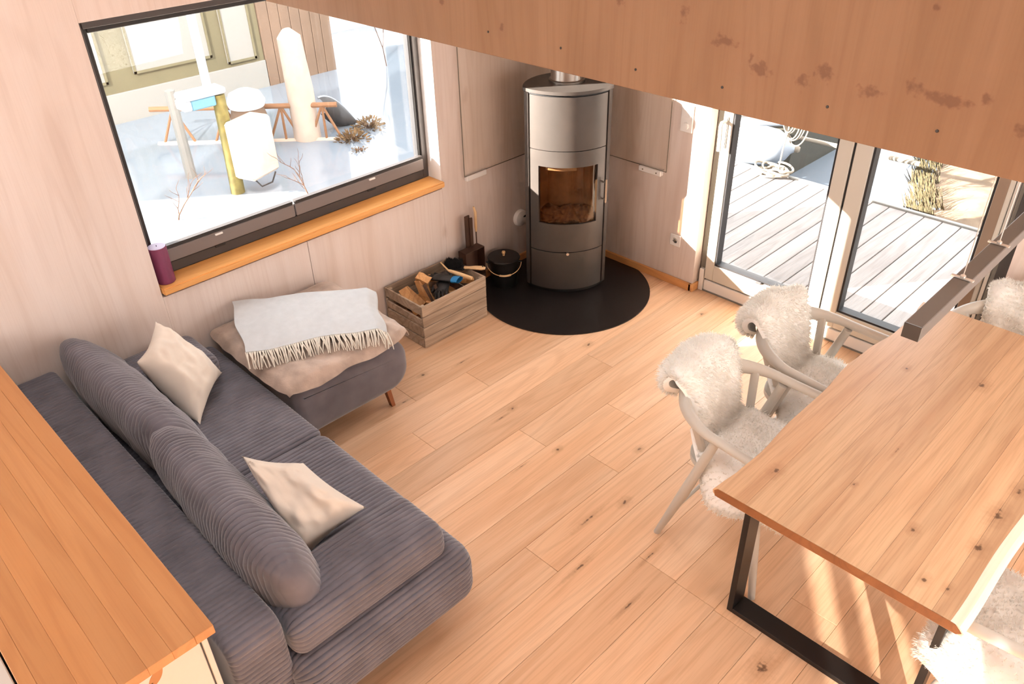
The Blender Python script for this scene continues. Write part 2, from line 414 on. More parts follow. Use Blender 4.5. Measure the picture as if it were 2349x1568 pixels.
# ---- floor of oak planks
fl = struct('floor')
B().box(0, RXW, YF, .06, -.12, -.014).build('subfloor', M['stove_dark'], fl, False)
x = .96-.2005*5
rows = []
while x < RXW:
    rows.append((max(0.0, x), min(RXW, x+.2005), round((x+.2005*5-.96)/.2005)))
    x += .2005
rr = random.Random(3)
for a, b, idx in rows:
    if b-a < .01: continue
    i = idx
    j0 = {5: -2.282, 8: -1.365, 9: -1.76, 10: -2.435, 12: -2.12}.get(i, -rr.uniform(.5, 2.4))
    ys = [.06]
    first = j0
    ends = [first]
    y = first
    while y > YF: y -= rr.uniform(1.7, 2.3); ends.append(max(y, YF))
    y = first
    ys = sorted(set([.06]+[e for e in ends]), reverse=True)
    for e0, e1 in zip(ys[:-1], ys[1:]):
        if e0-e1 < .02: continue
        B().box(a+.0006, b-.0006, e1+.0006, e0-.0006, -.014, 0, .0012).build('plank', M['floor'], fl, False)

# ---- left wall (x = 0) with window opening
WY0, WY1, WZ0, WZ1 = -3.022, -1.165, .815, 2.095
wl = struct('wall_left')
T = .26
def panel(y0, y1, z0, z1): B().box(-T, 0, y0, y1, z0, z1, .0015).build('panel', M['wall'], wl, False)
panel(YF-.2, WY0, -.12, ZC); panel(WY1, .0, -.12, ZC)
panel(WY0, -2.1735, -.12, WZ0-.035); panel(-2.1705, WY1, -.12, WZ0-.035)
panel(WY0, WY1, WZ1, ZC)
# ---- back wall (y = 0) with the glass doors
DX0, DX1, DZ1 = 1.183, 2.965, 2.0
wb = struct('wall_back')
def bpanel(x0, x1, z0, z1): B().box(x0, x1, 0, .2, z0, z1, .0015).build('panel', M['wall'], wb, False)
bpanel(-T, DX0, -.12, ZC); bpanel(DX1, RXW+.2, -.12, ZC); bpanel(DX0, DX1, DZ1, ZC)
# ---- right wall and front wall, with unseen openings added for glare and fill lamps
wr = struct('wall_right')
for (y0, y1, z0, z1) in ((YF-.2, -4.86, -.12, ZC), (-4.86, -3.98, -.12, .5), (-4.86, -3.98, 2.0, ZC), (-3.98, -2.8, -.12, ZC), (-.2, .0, -.12, ZC), (-2.8, -.2, -.12, .55), (-2.8, -.2, 1.95, ZC)):
    B().box(RXW, RXW+.2, y0, y1, z0, z1).build('panel', M['wall'], wr, False)
w2 = struct('window_2')
b = B().box(RXW+.02, RXW+.08, -4.46, -4.38, .5, 2.0)
for (y0, y1, z0, z1) in ((-4.86, -4.82, .5, 2.0), (-4.02, -3.98, .5, 2.0), (-4.82, -4.02, .5, .54), (-4.82, -4.02, 1.96, 2.0)): b.box(RXW+.02, RXW+.08, y0, y1, z0, z1)
b.build('frame', M['frame'], w2, False)
w3 = struct('added_window')
B().grid(lambda u, v: (RXW+.06+.02*math.sin(u*90), -2.8+2.6*u, .55+1.4*v), 180, 4).build('added_curtain', M['linen'], w3)  # unseen cloth added to keep the glare sun out of this opening
wf = struct('wall_front')
for (x0, x1, z0, z1) in ((0, .25, -.12, ZC), (1.95, RXW, -.12, ZC), (.25, 1.95, -.12, .55), (.25, 1.95, 2.05, ZC)):
    B().box(x0, x1, YF-.2, YF, z0, z1).build('panel', M['wall'], wf, False)
ce = struct('ceiling')
for (x0, x1, y0, y1) in ((-T, RXW+.2, YF-.2, -4.7), (-T, RXW+.2, -3.1, .2), (-T, 1.0, -4.7, -3.1), (3.4, RXW+.2, -4.7, -3.1)):
    B().box(x0, x1, y0, y1, ZC, ZC+.15).build('panel', M['wall'], ce, False)
# ---- loft: parapet board and slab over the stove corner
LY = -2.157
tr = struct('trim_1')
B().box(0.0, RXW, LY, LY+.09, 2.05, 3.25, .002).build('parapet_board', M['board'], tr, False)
lf = struct('ceiling_loft')
B().box(0.0, RXW, LY+.09, 0, 2.06, 2.24).build('loft_slab', M['wall'], lf, False)
# screw plugs in the parapet board
plug = struct('trim_2')
for (px, pz) in ((1.55, 2.13), (1.90, 2.128), (2.212, 2.112), (2.522, 2.116), (2.84, 2.125), (3.121, 2.124)):
    B().lathe([(.004, 0), (.004, .0015), (.002, .002)], 10, M=Matrix.Translation((px, LY, pz)) @ Matrix.Rotation(PI/2, 4, 'X')).build('screw', M['lampend'], plug)
# ---- baseboards
bb = struct('baseboard_back')
B().box(.02, DX0-.0005, -.018, 0, 0, .055, .003).build('board', M['base'], bb)
B().box(DX0-.02, DX0+.016, -.018, .06, 0, .055, .003).build('return_piece', M['base'], bb)
bl = struct('baseboard_left')
B().box(0, .018, -3.6, -.02, 0, .055, .003).build('board', M['base'], bl)

# ---- window_1 in the left wall
w1 = struct('window_1')
FX = -.12
def rect_frame(bld, y0, y1, z0, z1, wy, wzb, wzt, xa, xb, c=.003):
    bld.box(xa, xb, y0, y0+wy, z0, z1, c); bld.box(xa, xb, y1-wy, y1, z0, z1, c)
    bld.box(xa, xb, y0+wy, y1-wy, z0, z0+wzb, c); bld.box(xa, xb, y0+wy, y1-wy, z1-wzt, z1, c)
    return bld
rect_frame(B(), WY0, WY1, WZ0+.02, WZ1, .045, .055, .05, FX-.07, FX).build('frame', M['frame'], w1, False)
rect_frame(B(), WY0+.045, WY1-.045, WZ0+.075, WZ1-.05, .02, .02, .02, FX-.06, FX-.012).build('sash', M['frame_dark'], w1, False)
B().box(FX-.040, FX-.034, WY0+.06, WY1-.06, WZ0+.09, WZ1-.065).build('pane', M['glass'], w1, False)
# far reveal, coloured white for the daylight falling on it
B().box(-T+.01, .0005, WY1-.004, WY1+.0, WZ0, WZ1).build('lit_reveal', M['white'], w1, False)
# folded pleated blind on the bottom rail: two rails with tabs
for (y0, y1, tb) in ((WY0+.055, -2.158, -2.62), (-2.150, WY1-.055, -1.62)):
    b = B().box(FX-.012, FX+.022, y0, y1, WZ0+.085, WZ0+.155, .004)
    r = b.build('blind_rail', M['blind'], w1, False)
    b = B()
    for i in range(5): b.box(FX-.010, FX+.020, y0+.004, y1-.004, WZ0+.157+i*.004, WZ0+.159+i*.004)
    b.build('blind_pleats', M['frame'], r, False)
    B().box(FX+.020, FX+.030, tb-.022, tb+.022, WZ0+.140, WZ0+.150, .002).build('pull_tab', M['white'], r, False)
    B().box(FX+.0, FX+.012, tb-.03, tb+.03, WZ0+.066, WZ0+.082, .003).build('latch', M['frame_dark'], r, False)
# oak window board
B().box(-.125, .028, WY0+.004, WY1+.004, WZ0-.018, WZ0+.02, .006, seg=2).build('window_board', M['sill'], w1)
# outer window sill
B().box(-T-.06, FX-.07, WY0, WY1, WZ0-.03, WZ0+.035, .003).build('outer_sill', M['cabinpanel'], w1, False)

# ---- door_1: double glass doors in the back wall
d1 = struct('door_1')
yA, yB = .07, .15
B().box(DX0, DX1, .055, .2, -.02, .012, .002).build('threshold_plate', M['alu'], d1, False)
B().box(1.235, DX1-.03, .058, .09, .0, .085, .004).build('threshold_board', M['sillwhite'], d1)
B().box(1.200, 1.233, .045, .085, .0, .165, .004).build('corner_block', M['sillwhite'], d1)
fb = B()
fb.box(1.19, 1.235, yA, yB, .0, DZ1, .003); fb.box(2.885, DX1, yA-.01, yB, 0, DZ1, .003)
fb.box(1.235, 2.885, yA, yB, DZ1-.06, DZ1, .003); fb.box(1.235, 2.885, yA+.012, yB, .012, .10, .003)
fb.build('outer_frame', M['alu'], d1, False)
def leaf(x0, x1, wl_, wr_, mat):
    o = B()
    o.box(x0, x0+wl_, yA-.02, yB-.02, .10, DZ1-.06, .004); o.box(x1-wr_, x1, yA-.02, yB-.02, .10, DZ1-.06, .004)
    o.box(x0+wl_, x1-wr_, yA-.02, yB-.02, .10, .215, .004); o.box(x0+wl_, x1-wr_, yA-.02, yB-.02, DZ1-.16, DZ1-.06, .004)
    lf_ = o.build('door_leaf', mat, d1, False)
    g = B()
    a, b_, c, d = x0+wl_, x1-wr_, .215, DZ1-.16
    for q in ((a, a+.012, c, d), (b_-.012, b_, c, d), (a+.012, b_-.012, c, c+.012), (a+.012, b_-.012, d-.012, d)):
        g.box(q[0], q[1], yA-.012, yB-.028, q[2], q[3])
    g.build('gasket', M['frame_dark'], lf_, False)
    B().box(a+.004, b_-.004, .098, .104, c+.004, d-.004).build('pane', M['glass'], lf_, False)
    return lf_
l1 = leaf(1.238, 2.050, .064, .082, M['alu_light'])
l2 = leaf(2.064, 2.860, .096, .075, M['alu_light'])
B().box(2.050, 2.064, yA-.008, yB-.03, .10, DZ1-.06).build('meeting_gap', M['frame_dark'], d1, False)
B().box(2.788, 2.838, yA-.0225, yA-.018, .12, DZ1-.08).build('reflection_strip', M['glass_reflection'], l2, False)  # brown strip over the stile, coloured for reflections in the glass there
B().box(2.862, 2.884, yA-.012, yB, .10, DZ1-.06, .003).build('lit_edge_strip', M['wire'], d1, False)  # pale strip stands for the light on the post's edge
B().box(2.908, 2.962, yA-.03, yA-.012, .012, DZ1, .003).build('side_cover', M['frame'], d1, False)
# lever handle on the left leaf
hb = B().box(1.246, 1.276, yA-.032, yA-.02, 1.02, 1.22, .005, seg=2)
hd = hb.build('handle_plate', M['alu_light'], l1)
B().tube([(1.262, yA-.03, 1.19), (1.262, yA-.075, 1.19), (1.263, yA-.082, 1.175), (1.267, yA-.082, 1.02)], [.011, .011, .012, .013], 10).build('lever', M['alu_light'], hd)
B().box(1.62, 1.66, yA-.035, yA-.02, .212, .225, .003).build('catch', M['frame'], l1)

# ================================================================== STOVE CORNER
# ---- round black floor plate clipped by the walls
c0, R0 = (.520, -.571), .592
poly = []
for k in range(96):
    q = 2*PI*k/96
    poly.append((max(.019, c0[0]+R0*math.cos(q)), min(-.019, c0[1]+R0*math.sin(q))))
cl = [poly[0]]
for p in poly[1:]:
    if (Vector(p)-Vector(cl[-1])).length > .004: cl.append(p)
tag(B().prism(cl, 0.0005, .007).build('floor_plate', M['plate'], angle=50), 'round black steel floor plate under the wood stove', 'floor plate')

# ---- stove
st = thing('wood_stove', 'tall grey steel wood stove with curved glass door in the corner', 'stove', (.498, -.530, .007), math.radians(46))
SR, SC, SG = .345, .215, .13        # arc radius, centre set back, sagitta
def arcp(th, r): return (r*math.sin(th), -(-SC+r*math.cos(th)))
TH = math.asin(.27/SR)
def arcs(t0, t1, r, n=20): return [arcp(t0+(t1-t0)*i/n, r) for i in range(n+1)]
def ell(a, b, n=28): return [(a*math.cos(PI*i/n), b*math.sin(PI*i/n)) for i in range(n+1)]
tg = math.radians(43.5); tg2 = math.radians(46)
# casing: side panels and back
path = arcs(tg2, TH, SR, 4)[:-1]+ell(.27, .30)+arcs(-TH, -tg2, SR, 4)[1:]
B().shell(path, .014, .03, 1.352).build('casing', M['stove'], st, angle=40)
B().prism(arcs(-TH, TH, SR-.02, 30)+ell(.25, .28)[1:-1], .002, .035).build('plinth', M['stove_dark'], st)
B().prism(arcs(-TH, TH, SR+.008, 30)+ell(.278, .308)[1:-1], 1.358, 1.378).build('top_plate', M['stove'], st, angle=40)
B().prism(arcs(-TH, TH, SR-.006, 30)+ell(.264, .294)[1:-1], 1.345, 1.358).build('top_shadow_gap', M['stove_dark'], st, angle=40)
# dark inner liner with the door opening
wth = math.radians(33); WZb, WZt = .515, .905
lin = B()
def ring(bld, t0, t1, r0, r1, z0, z1, n=18):
    a = arcs(t0, t1, r1, n); b = arcs(t0, t1, r0, n)[::-1]
    bld.prism(a+b, z0, z1)
ring(lin, -TH+.02, TH-.02, SR-.03, SR-.022, .035, WZb-.005, 30)
ring(lin, -TH+.02, TH-.02, SR-.03, SR-.022, WZt+.005, 1.35, 30)
ring(lin, -TH+.02, -wth-.015, SR-.03, SR-.022, WZb-.005, WZt+.005)
ring(lin, wth+.015, TH-.02, SR-.03, SR-.022, WZb-.005, WZt+.005)
lin.build('inner_liner', M['stove_dark'], st, angle=40)
# front panels
b = B(); ring(b, -tg, tg, SR-.018, SR, 1.012, 1.344, 26); b.build('upper_panel', M['stove'], st, angle=40)
b = B(); ring(b, -tg, tg, SR-.018, SR, .034, .312, 26); dr = b.build('drawer_panel', M['stove'], st, angle=40)
b = B()
ring(b, -tg, tg, SR-.018, SR, .318, WZb, 26); ring(b, -tg, tg, SR-.018, SR, WZt, 1.007, 26)
ring(b, -tg, -wth, SR-.018, SR, WZb, WZt, 8); ring(b, wth, tg, SR-.018, SR, WZb, WZt, 8)
do = b.build('fire_door', M['stove'], st, angle=40)
b = B(); ring(b, -wth-.01, wth+.01, SR-.016, SR-.010, WZb-.004, WZt+.004, 24); b.build('door_glass', M['stoveglass'], do, angle=40)
hp = arcp(math.radians(41), SR+.03); hq = arcp(math.radians(41), SR)
b = B().tube([(*hp, .64), (*hp, .80)], .008, 10); b.tube([(*hq, .775), (*hp, .775)], .006, 8); b.tube([(*hq, .66), (*hp, .66)], .006, 8)
b.build('door_handle', M['chrome'], do)
kp = arcp(0, SR-.002); kq = arcp(0, SR+.02)
B().tube([(*kp, .312), (*kq, .312)], .010, 10).build('air_knob', M['chrome'], dr)
# firebox
B().shell([(.20, -.03), (.19, .06), (.12, .13), (-.12, .13), (-.19, .06), (-.20, -.03)], .015, .46, .96).build('firebox_lining', M['brick'], st)
B().prism([(.19, -.04), (.20, .05), (.12, .13), (-.12, .13), (-.20, .05), (-.19, -.04), (0, -.10)], .46, .475).build('firebox_floor', M['brick'], st)
B().prism([(.19, -.06), (.19, .10), (-.19, .10), (-.19, -.06), (0, -.10)], .94, .955).build('firebox_ceiling', M['brick'], st)
b = B(); ring(b, -math.radians(27), math.radians(10), SR-.045, SR-.035, .872, .93, 12); b.build('baffle_plate', M['soot'], st, angle=40)
def ashf(u, v):
    x = -.19+.38*u; y = -.10+.2*v
    h = .035+.05*sstep(.2, .8, v)+.03*N3((x*14, y*14, 3))+.015*N3((x*40, y*40, 1))
    lim = SC-math.sqrt(max(0, (SR-.035)**2-x*x))
    return (x, max(y, lim), .475+max(.004, h))
B().grid(ashf, 40, 24).build('ash_bed', M['ash'], st)
# flue pipe
B().lathe([(.112, 0), (.112, .012), (.102, .016), (.1, .02), (.1, .66)], 40, (0, .12, 1.378)).build('flue_pipe', M['pipe'], st)

# ---- glass heat shields on the walls
hs = thing('heat_shield', 'clear glass heat shield on the window wall left of the stove', 'heat shield', (.0, -.5, .80))
def child_at(o, parent):
    o.parent = parent; o.location = tuple(-c for c in parent.location); return o
def part(bld, name, mat, parent, **k):
    """mesh given in world coordinates, parented to an unrotated thing"""
    o = bld.build(name, mat, parent, **k); o.location = tuple(-c for c in parent.location); return o
part(B().box(.016, .021, -.985, -.03, .81, 1.98), 'pane', M['shield'], hs, smooth=False)
part(B().box(.0155, .0215, -.988, -.985, .81, 1.98).box(.0155, .0215, -.988, -.03, .8075, .81), 'glass_edge', M['glassedge'], hs, smooth=False)
part(B().box(.0, .030, -.975, -.80, .775, .809, .004), 'bracket', M['white'], hs)
hs2 = thing('heat_shield', 'clear glass heat shield on the door wall right of the stove', 'heat shield', (.5, 0, .78))
part(B().box(.03, .905, -.021, -.016, .79, 1.98), 'pane', M['shield'], hs2, smooth=False)
part(B().box(.905, .908, -.0215, -.0155, .79, 1.98).box(.03, .908, -.0215, -.0155, .7875, .79), 'glass_edge', M['glassedge'], hs2, smooth=False)
bk = part(B().box(.695, .875, -.036, 0, .752, .789, .004), 'bracket', M['white'], hs2)
for xx in (.73, .84):
    o = B().lathe([(.005, 0), (.005, .002), (.002, .003)], 10, M=Matrix.Translation((xx, -.036, .770)) @ Matrix.Rotation(PI/2, 4, 'X')).build('screw', M['glassedge'], bk)

# ---- wall fittings
sw = thing('light_switch', 'white light switch and dimmer plate beside the glass door', 'switch', (1.02, 0, 1.16))
part(B().box(.975, 1.062, -.011, 0, 1.08, 1.25, .003), 'plate', M['white'], sw)
part(B().lathe([(.022, 0), (.02, .012), (.006, .013)], 24, M=Matrix.Translation((1.018, -.011, 1.12)) @ Matrix.Rotation(PI/2, 4, 'X')), 'dimmer_knob', M['white'], sw)
part(B().box(.990, 1.046, -.015, -.011, 1.175, 1.236, .002), 'rocker', M['white'], sw)
so = thing('wall_socket', 'white wall socket low beside the glass door', 'socket', (1.02, 0, .33))
part(B().box(.978, 1.060, -.010, 0, .29, .372, .003), 'plate', M['white'], so)
part(B().lathe([(.024, 0), (.024, .004), (.020, .004), (.018, -.004), (.004, -.005)], 28, M=Matrix.Translation((1.019, -.010, .331)) @ Matrix.Rotation(PI/2, 4, 'X')), 'insert', M['white'], so)
part(B().box(1.013, 1.025, -.0155, -.011, .322, .340, .002), 'contacts', M['glassedge'], so)
av = thing('air_valve', 'white round air valve on the wall behind the ash bucket', 'valve', (0, -.475, .34))
part(B().lathe([(.062, 0), (.062, .012), (.055, .028), (.03, .038), (.004, .04)], 36, M=Matrix.Translation((0, -.475, .345)) @ Matrix.Rotation(PI/2, 4, 'Y')), 'cover', M['white'], av)
part(B().box(.033, .042, -.472, -.437, .353, .366, .003), 'slot', M['black'], av)

# ---- ash bucket
bu = thing('ash_bucket', 'black metal ash bucket with lid standing beside the stove', 'bucket', (.165, -.80, .007))
B().lathe([(.088, 0), (.09, .004), (.104, .19), (.109, .196), (.104, .2)], 40).build('pail', M['bucket'], bu)
B().lathe([(.112, .196), (.113, .204), (.108, .209), (.02, .214), (.004, .214)], 40).build('lid', M['bucket'], bu)
B().lathe([(.008, .212), (.009, .225), (.014, .236), (.012, .246), (.004, .248)], 16).build('knob', M['tan_wood'], bu)
hpts = []
ax = Vector((.70, .714, 0)); fw = Vector((.714, -.70, 0))
for i in range(25):
    q = PI*i/24
    hpts.append(ax*(-.120*math.cos(q)) + fw*(.125*math.sin(q)) + Vector((0, 0, .165-.045*math.sin(q))))
bh = B().tube(hpts, .0028, 6).build('bail', M['tan_wood'], bu)
B().tube(hpts[10:16], .0075, 8).build('grip', M['tan_wood'], bh)
for s_ in (-1, 1):
    B().tube([ax*s_*.098+Vector((0, 0, .165)), ax*s_*.124+Vector((0, 0, .165))], .008, 8).build('lug', M['bucket'], bu)

# ---- firewood crate
CX0, CX1, CY0, CY1, CH = .022, .392, -1.712, -1.182, .30
cr = thing('firewood_crate', 'weathered wooden slatted crate full of firewood by the wall', 'crate', ((CX0+CX1)/2, (CY0+CY1)/2, 0))
hs_ = [(0.004, .072), (.076, .146), (.150, .222), (.226, .298)]
for (z0, z1) in hs_:
    part(B().box(CX1-.012, CX1, CY0, CY1, z0, z1, .0015), 'slat', M['crate'], cr, smooth=False)
    part(B().box(CX0, CX0+.012, CY0, CY1, z0, z1, .0015), 'slat', M['crate'], cr, smooth=False)
for yy in (CY0, CY1-.012):
    for (z0, z1) in ((.004, .07), (.078, .148), (.160, .205), (.235, .298)):
        part(B().box(CX0+.013, CX1-.013, yy, yy+.012, z0, z1, .0015), 'slat', M['crate'], cr, smooth=False)
for xx in (CX0+.012, CX1-.037):
    for yy in (CY0+.012, CY1-.037):
        part(B().box(xx, xx+.025, yy, yy+.025, .004, .292, .001), 'corner_post', M['crate'], cr, smooth=False)
for i in range(4):
    part(B().box(CX0+.012+.087*i, CX0+.092+.087*i, CY0+.012, CY1-.012, .0, .010, .001), 'bottom_board', M['crate'], cr, smooth=False)
# split logs
def log_mesh(n, ln, r, seed):
    q = random.Random(seed)
    a0 = q.uniform(0, 6); pts = []
    k = q.choice((3, 3, 4))
    for i in range(k):
        t = a0+2*PI*i/k+q.uniform(-.3, .3); rr_ = r*q.uniform(.75, 1.1)
        pts.append((rr_*math.cos(t), rr_*math.sin(t)))
    b = B(); vs = []
    for s_ in (-1, -.3, .35, 1):
        for (u, v) in pts:
            vs.append(Vector((s_*ln/2+q.uniform(-.006, .006), u+q.uniform(-.005, .005), v+q.uniform(-.005, .005))))
    fs = [tuple(range(k-1, -1, -1)), tuple(3*k+i for i in range(k))]
    for j in range(3):
        for i in range(k): fs.append((j*k+i, j*k+(i+1) % k, (j+1)*k+(i+1) % k, (j+1)*k+i))
    return b.faces(vs, fs)
LG = [  # x, y, z, length, radius, euler, label
 (.205, -1.60, .055, .30, .05, (0, 0, .1), 'split log at the bottom near end of the crate'),
 (.205, -1.50, .06, .30, .05, (.4, 0, -.05), 'split log at the bottom of the crate below the upright wedge'),
 (.205, -1.39, .06, .30, .05, (1.0, 0, .05), 'split log at the bottom of the crate below the gloves'),
 (.205, -1.275, .06, .30, .05, (.2, 0, 0), 'split log at the bottom far end of the crate'),
 (.205, -1.44, .145, .29, .045, (.6, 0, .15), 'split log in the second layer of the crate below the gloves'),
 (.205, -1.32, .150, .29, .05, (.1, 0, -.1), 'split log in the second layer below the hearth brush'),
 (.205, -1.23, .150, .29, .032, (.1, 0, .0), 'brown split log against the far end boards of the crate'),
 (.165, -1.617, .215, .19, .040, (.2, .75, .05), 'pale split log leaning up in the near corner of the crate'),
 (.110, -1.555, .185, .17, .042, (.5, .55, .3), 'orange split log lying behind the pale one in the crate'),
 (.160, -1.495, .215, .20, .038, (.3, 1.25, .2), 'upright wedge of firewood in the middle of the crate'),
 (.145, -1.492, .315, .085, .036, (.2, .35, .5), 'short chunk of firewood on top of the upright wedge'),
 (.225, -1.512, .225, .18, .014, (0, 1.2, .6), 'thin brown stick of kindling beside the upright wedge'),
 (.240, -1.455, .215, .15, .018, (0, 1.3, .2), 'dark branch end standing in the crate beside the glove'),
 (.290, -1.535, .200, .11, .010, (0, .15, .5), 'small round pale branch end between the logs'),
 (.085, -1.642, .235, .085, .017, (0, -.2, 1.0), 'thin splint of kindling at the near wall corner of the crate'),
 (.110, -1.668, .245, .11, .012, (0, .15, .3), 'narrow pale splint lying against the near end of the crate'),
 (.290, -1.250, .262, .085, .030, (0, .1, .9), 'short round log with pale cut end near the far end of the crate'),
 (.110, -1.325, .235, .15, .034, (0, .15, 1.2), 'rust coloured log piece behind the gloves'),
 (.290, -1.600, .165, .12, .036, (.2, .05, .1), 'small grey wood block behind the front boards of the crate'),
 (.300, -1.345, .205, .12, .032, (.2, .0, 1.4), 'split log end below the blue cuff of the glove'),
]
for i, (x, y, z, ln, r, e, lab) in enumerate(LG):
    o = log_mesh(4, ln, r, i+11).build('firewood_log', M['bark'] if 'dark' in lab or 'brown' in lab else M['log'], None, False)
    o.location = (x, y, z); o.rotation_euler = e
    tag(o, lab, 'firewood', 'firewood in the crate')
# gloves
def glove(loc, rot, lab, cuff):
    g = thing('work_glove', lab, 'glove', loc); g.rotation_euler = rot
    b = B()
    b.tube([(-.09, 0, 0), (-.05, 0, .004), (0, 0, .008), (.04, 0, .006), (.055, 0, .004)], [.036, .040, .046, .044, .03], 14, flat=[.5, .5, .42, .4, .3])
    for i, (yy, ln, dz) in enumerate(((-.033, .055, -.018), (-.012, .075, -.022), (.011, .078, -.02), (.032, .066, -.016))):
        b.tube([(.035, yy, .006), (.035+ln*.55, yy*1.15, .010), (.035+ln, yy*1.2, dz)], [.012, .0115, .008], 8)
    b.tube([(-.04, -.036, .0), (-.005, -.062, .006), (.03, -.075, -.006)], [.016, .014, .009], 8)
    b.build('hand', M['glove'], g)
    B().tube([(-.088, 0, 0), (-.135, 0, .002)], [.039, .043], 14, caps=False, flat=[.5, .40]).build('cuff', cuff, g)
    return g
glove((.205, -1.395, .300), (.1, .12, 3.50), 'black work glove with a bright blue cuff on the firewood', M['blue'])
glove((.245, -1.415, .262), (.25, .20, -.9), 'black work glove half under the other one in the crate', M['glove'])
# hearth brush
hb_ = thing('hearth_brush', 'black bristled hearth brush with pale handle on the crate', 'brush', (.205, -1.228, .318), math.radians(32))
b = B()
for i in range(420):
    u = random.uniform(-.095, .01); v = random.uniform(-.024, .024)
    b.tube([(u, v, .0), (u+random.uniform(-.012, .012), v*1.5+random.uniform(-.006, .006), .045+random.uniform(-.008, .006))], [.0022, .0012], 3, caps=False)
b.box(-.10, .012, -.028, .028, .005, .04, .01)
b.build('bristles', M['bristle'], hb_, False, kind='stuff')
B().box(-.105, .03, -.03, .03, -.016, .004, .006, seg=2).build('brush_head', M['black'], hb_)
hh = B().tube([(.025, 0, -.004), (.055, 0, -.002), (.10, 0, .002), (.145, 0, .004), (.165, 0, .004)], [.016, .014, .019, .021, .012], 14, flat=[.6]*5)
hh = hh.build('handle', M['tan_wood'], hb_)
B().lathe([(.005, -.014), (.005, .0175)], 10, (.150, 0, .004)).build('hang_hole', M['lampend'], hh)
# kindling hook with wooden handle
pk = thing('fire_poker', 'short fire poker with pale wooden handle lying on the gloves', 'poker', (.0, 0, 0))
p0, p1, p2 = Vector((.161, -1.356, .385)), Vector((.222, -1.347, .345)), Vector((.372, -1.281, .318))
B().tube([p0, p0.lerp(p1, .5), p1], [.004, .005, .006], 8).build('rod', M['tan_wood'], pk)
B().tube([p1, p1.lerp(p2, .1), p1.lerp(p2, .5), p2], [.007, .011, .013, .011], 10).build('handle', M['tan_wood'], pk)

# ---- ash shovel and poker standing by the wall
sh = thing('ash_shovel', 'brown metal ash shovel standing upright behind the crate', 'shovel', (.07, -1.03, 0))
b = B()
b.box(-.012, -.009, -.085, .085, .13, .335); b.box(-.012, .062, -.085, -.082, .13, .335); b.box(-.012, .062, .082, .085, .13, .335)
b.box(-.012, .062, -.085, .085, .332, .335); b.box(-.012, .062, -.085, .085, .004, .13)
b.build('pan', M['brown_metal'], sh, False)
B().box(-.020, -.008, -.012, .030, .33, .56, .003).build('handle', M['brown_metal'], sh)
B().box(-.010, .004, .018, .044, .335, .54, .002).build('second_handle', M['brown_metal'], sh)
fp = thing('fire_tongs', 'long thin fire iron with pale wooden handle against the wall', 'fire iron', (.055, -.945, 0))
B().tube([(0, 0, .007), (0, 0, .43)], .004, 8).build('rod', M['brown_metal'], fp)
B().tube([(0, 0, .42), (0, 0, .45), (-.0, .002, .56), (-.004, -.008, .60)], [.007, .010, .010, .006], 10).build('grip', M['tan_wood'], fp)

# ================================================================== CANDLE
cd = thing('pillar_candle', 'thick purple pillar candle at the near end of the window board', 'candle', (-.048, -2.965, WZ0+.02))
B().lathe([(.042, 0), (.045, .004), (.045, .19), (.043, .195)], 40).build('wax', M['candle'], cd)
B().lathe([(.0425, .1955), (.040, .1965), (.012, .194), (.004, .193)], 40).build('wax_top', M['candle_top'], cd)
B().tube([(0, 0, .193), (.002, 0, .203)], .0018, 6).build('wick', M['black'], cd)

# ================================================================== SOFA
RIB = .0225
def rib(s, amp): return amp*(abs(math.cos(PI*s/RIB))**.42)
def rloop(a0, a1, b0, b1, radii, step):
    """closed rounded rectangle, evenly sampled: [(a, b, na, nb, s)]"""
    r00, r10, r11, r01 = radii
    pts = []
    def seg(p, q, n):
        d = Vector((q[0]-p[0], q[1]-p[1])); ln = d.length
        k = max(1, int(ln/step))
        for i in range(k):
            t = i/k; pts.append((p[0]+d.x*t, p[1]+d.y*t, n[0], n[1]))
    def arc(c, r, t0, t1):
        k = max(2, int(abs(t1-t0)*r/step))
        for i in range(k):
            t = t0+(t1-t0)*i/k; pts.append((c[0]+r*math.cos(t), c[1]+r*math.sin(t), math.cos(t), math.sin(t)))
    seg((a0+r01, b1), (a1-r11, b1), (0, 1)); arc((a1-r11, b1-r11), r11, PI/2, 0)
    seg((a1, b1-r11), (a1, b0+r10), (1, 0)); arc((a1-r10, b0+r10), r10, 0, -PI/2)
    seg((a1-r10, b0), (a0+r00, b0), (0, -1)); arc((a0+r00, b0+r00), r00, -PI/2, -PI)
    seg((a0, b0+r00), (a0, b1-r01), (-1, 0)); arc((a0+r01, b1-r01), r01, PI, PI/2)
    out = []; s = 0
    for i, p in enumerate(pts):
        if i: s += math.hypot(p[0]-pts[i-1][0], p[1]-pts[i-1][1])
        out.append((*p, s))
    return out
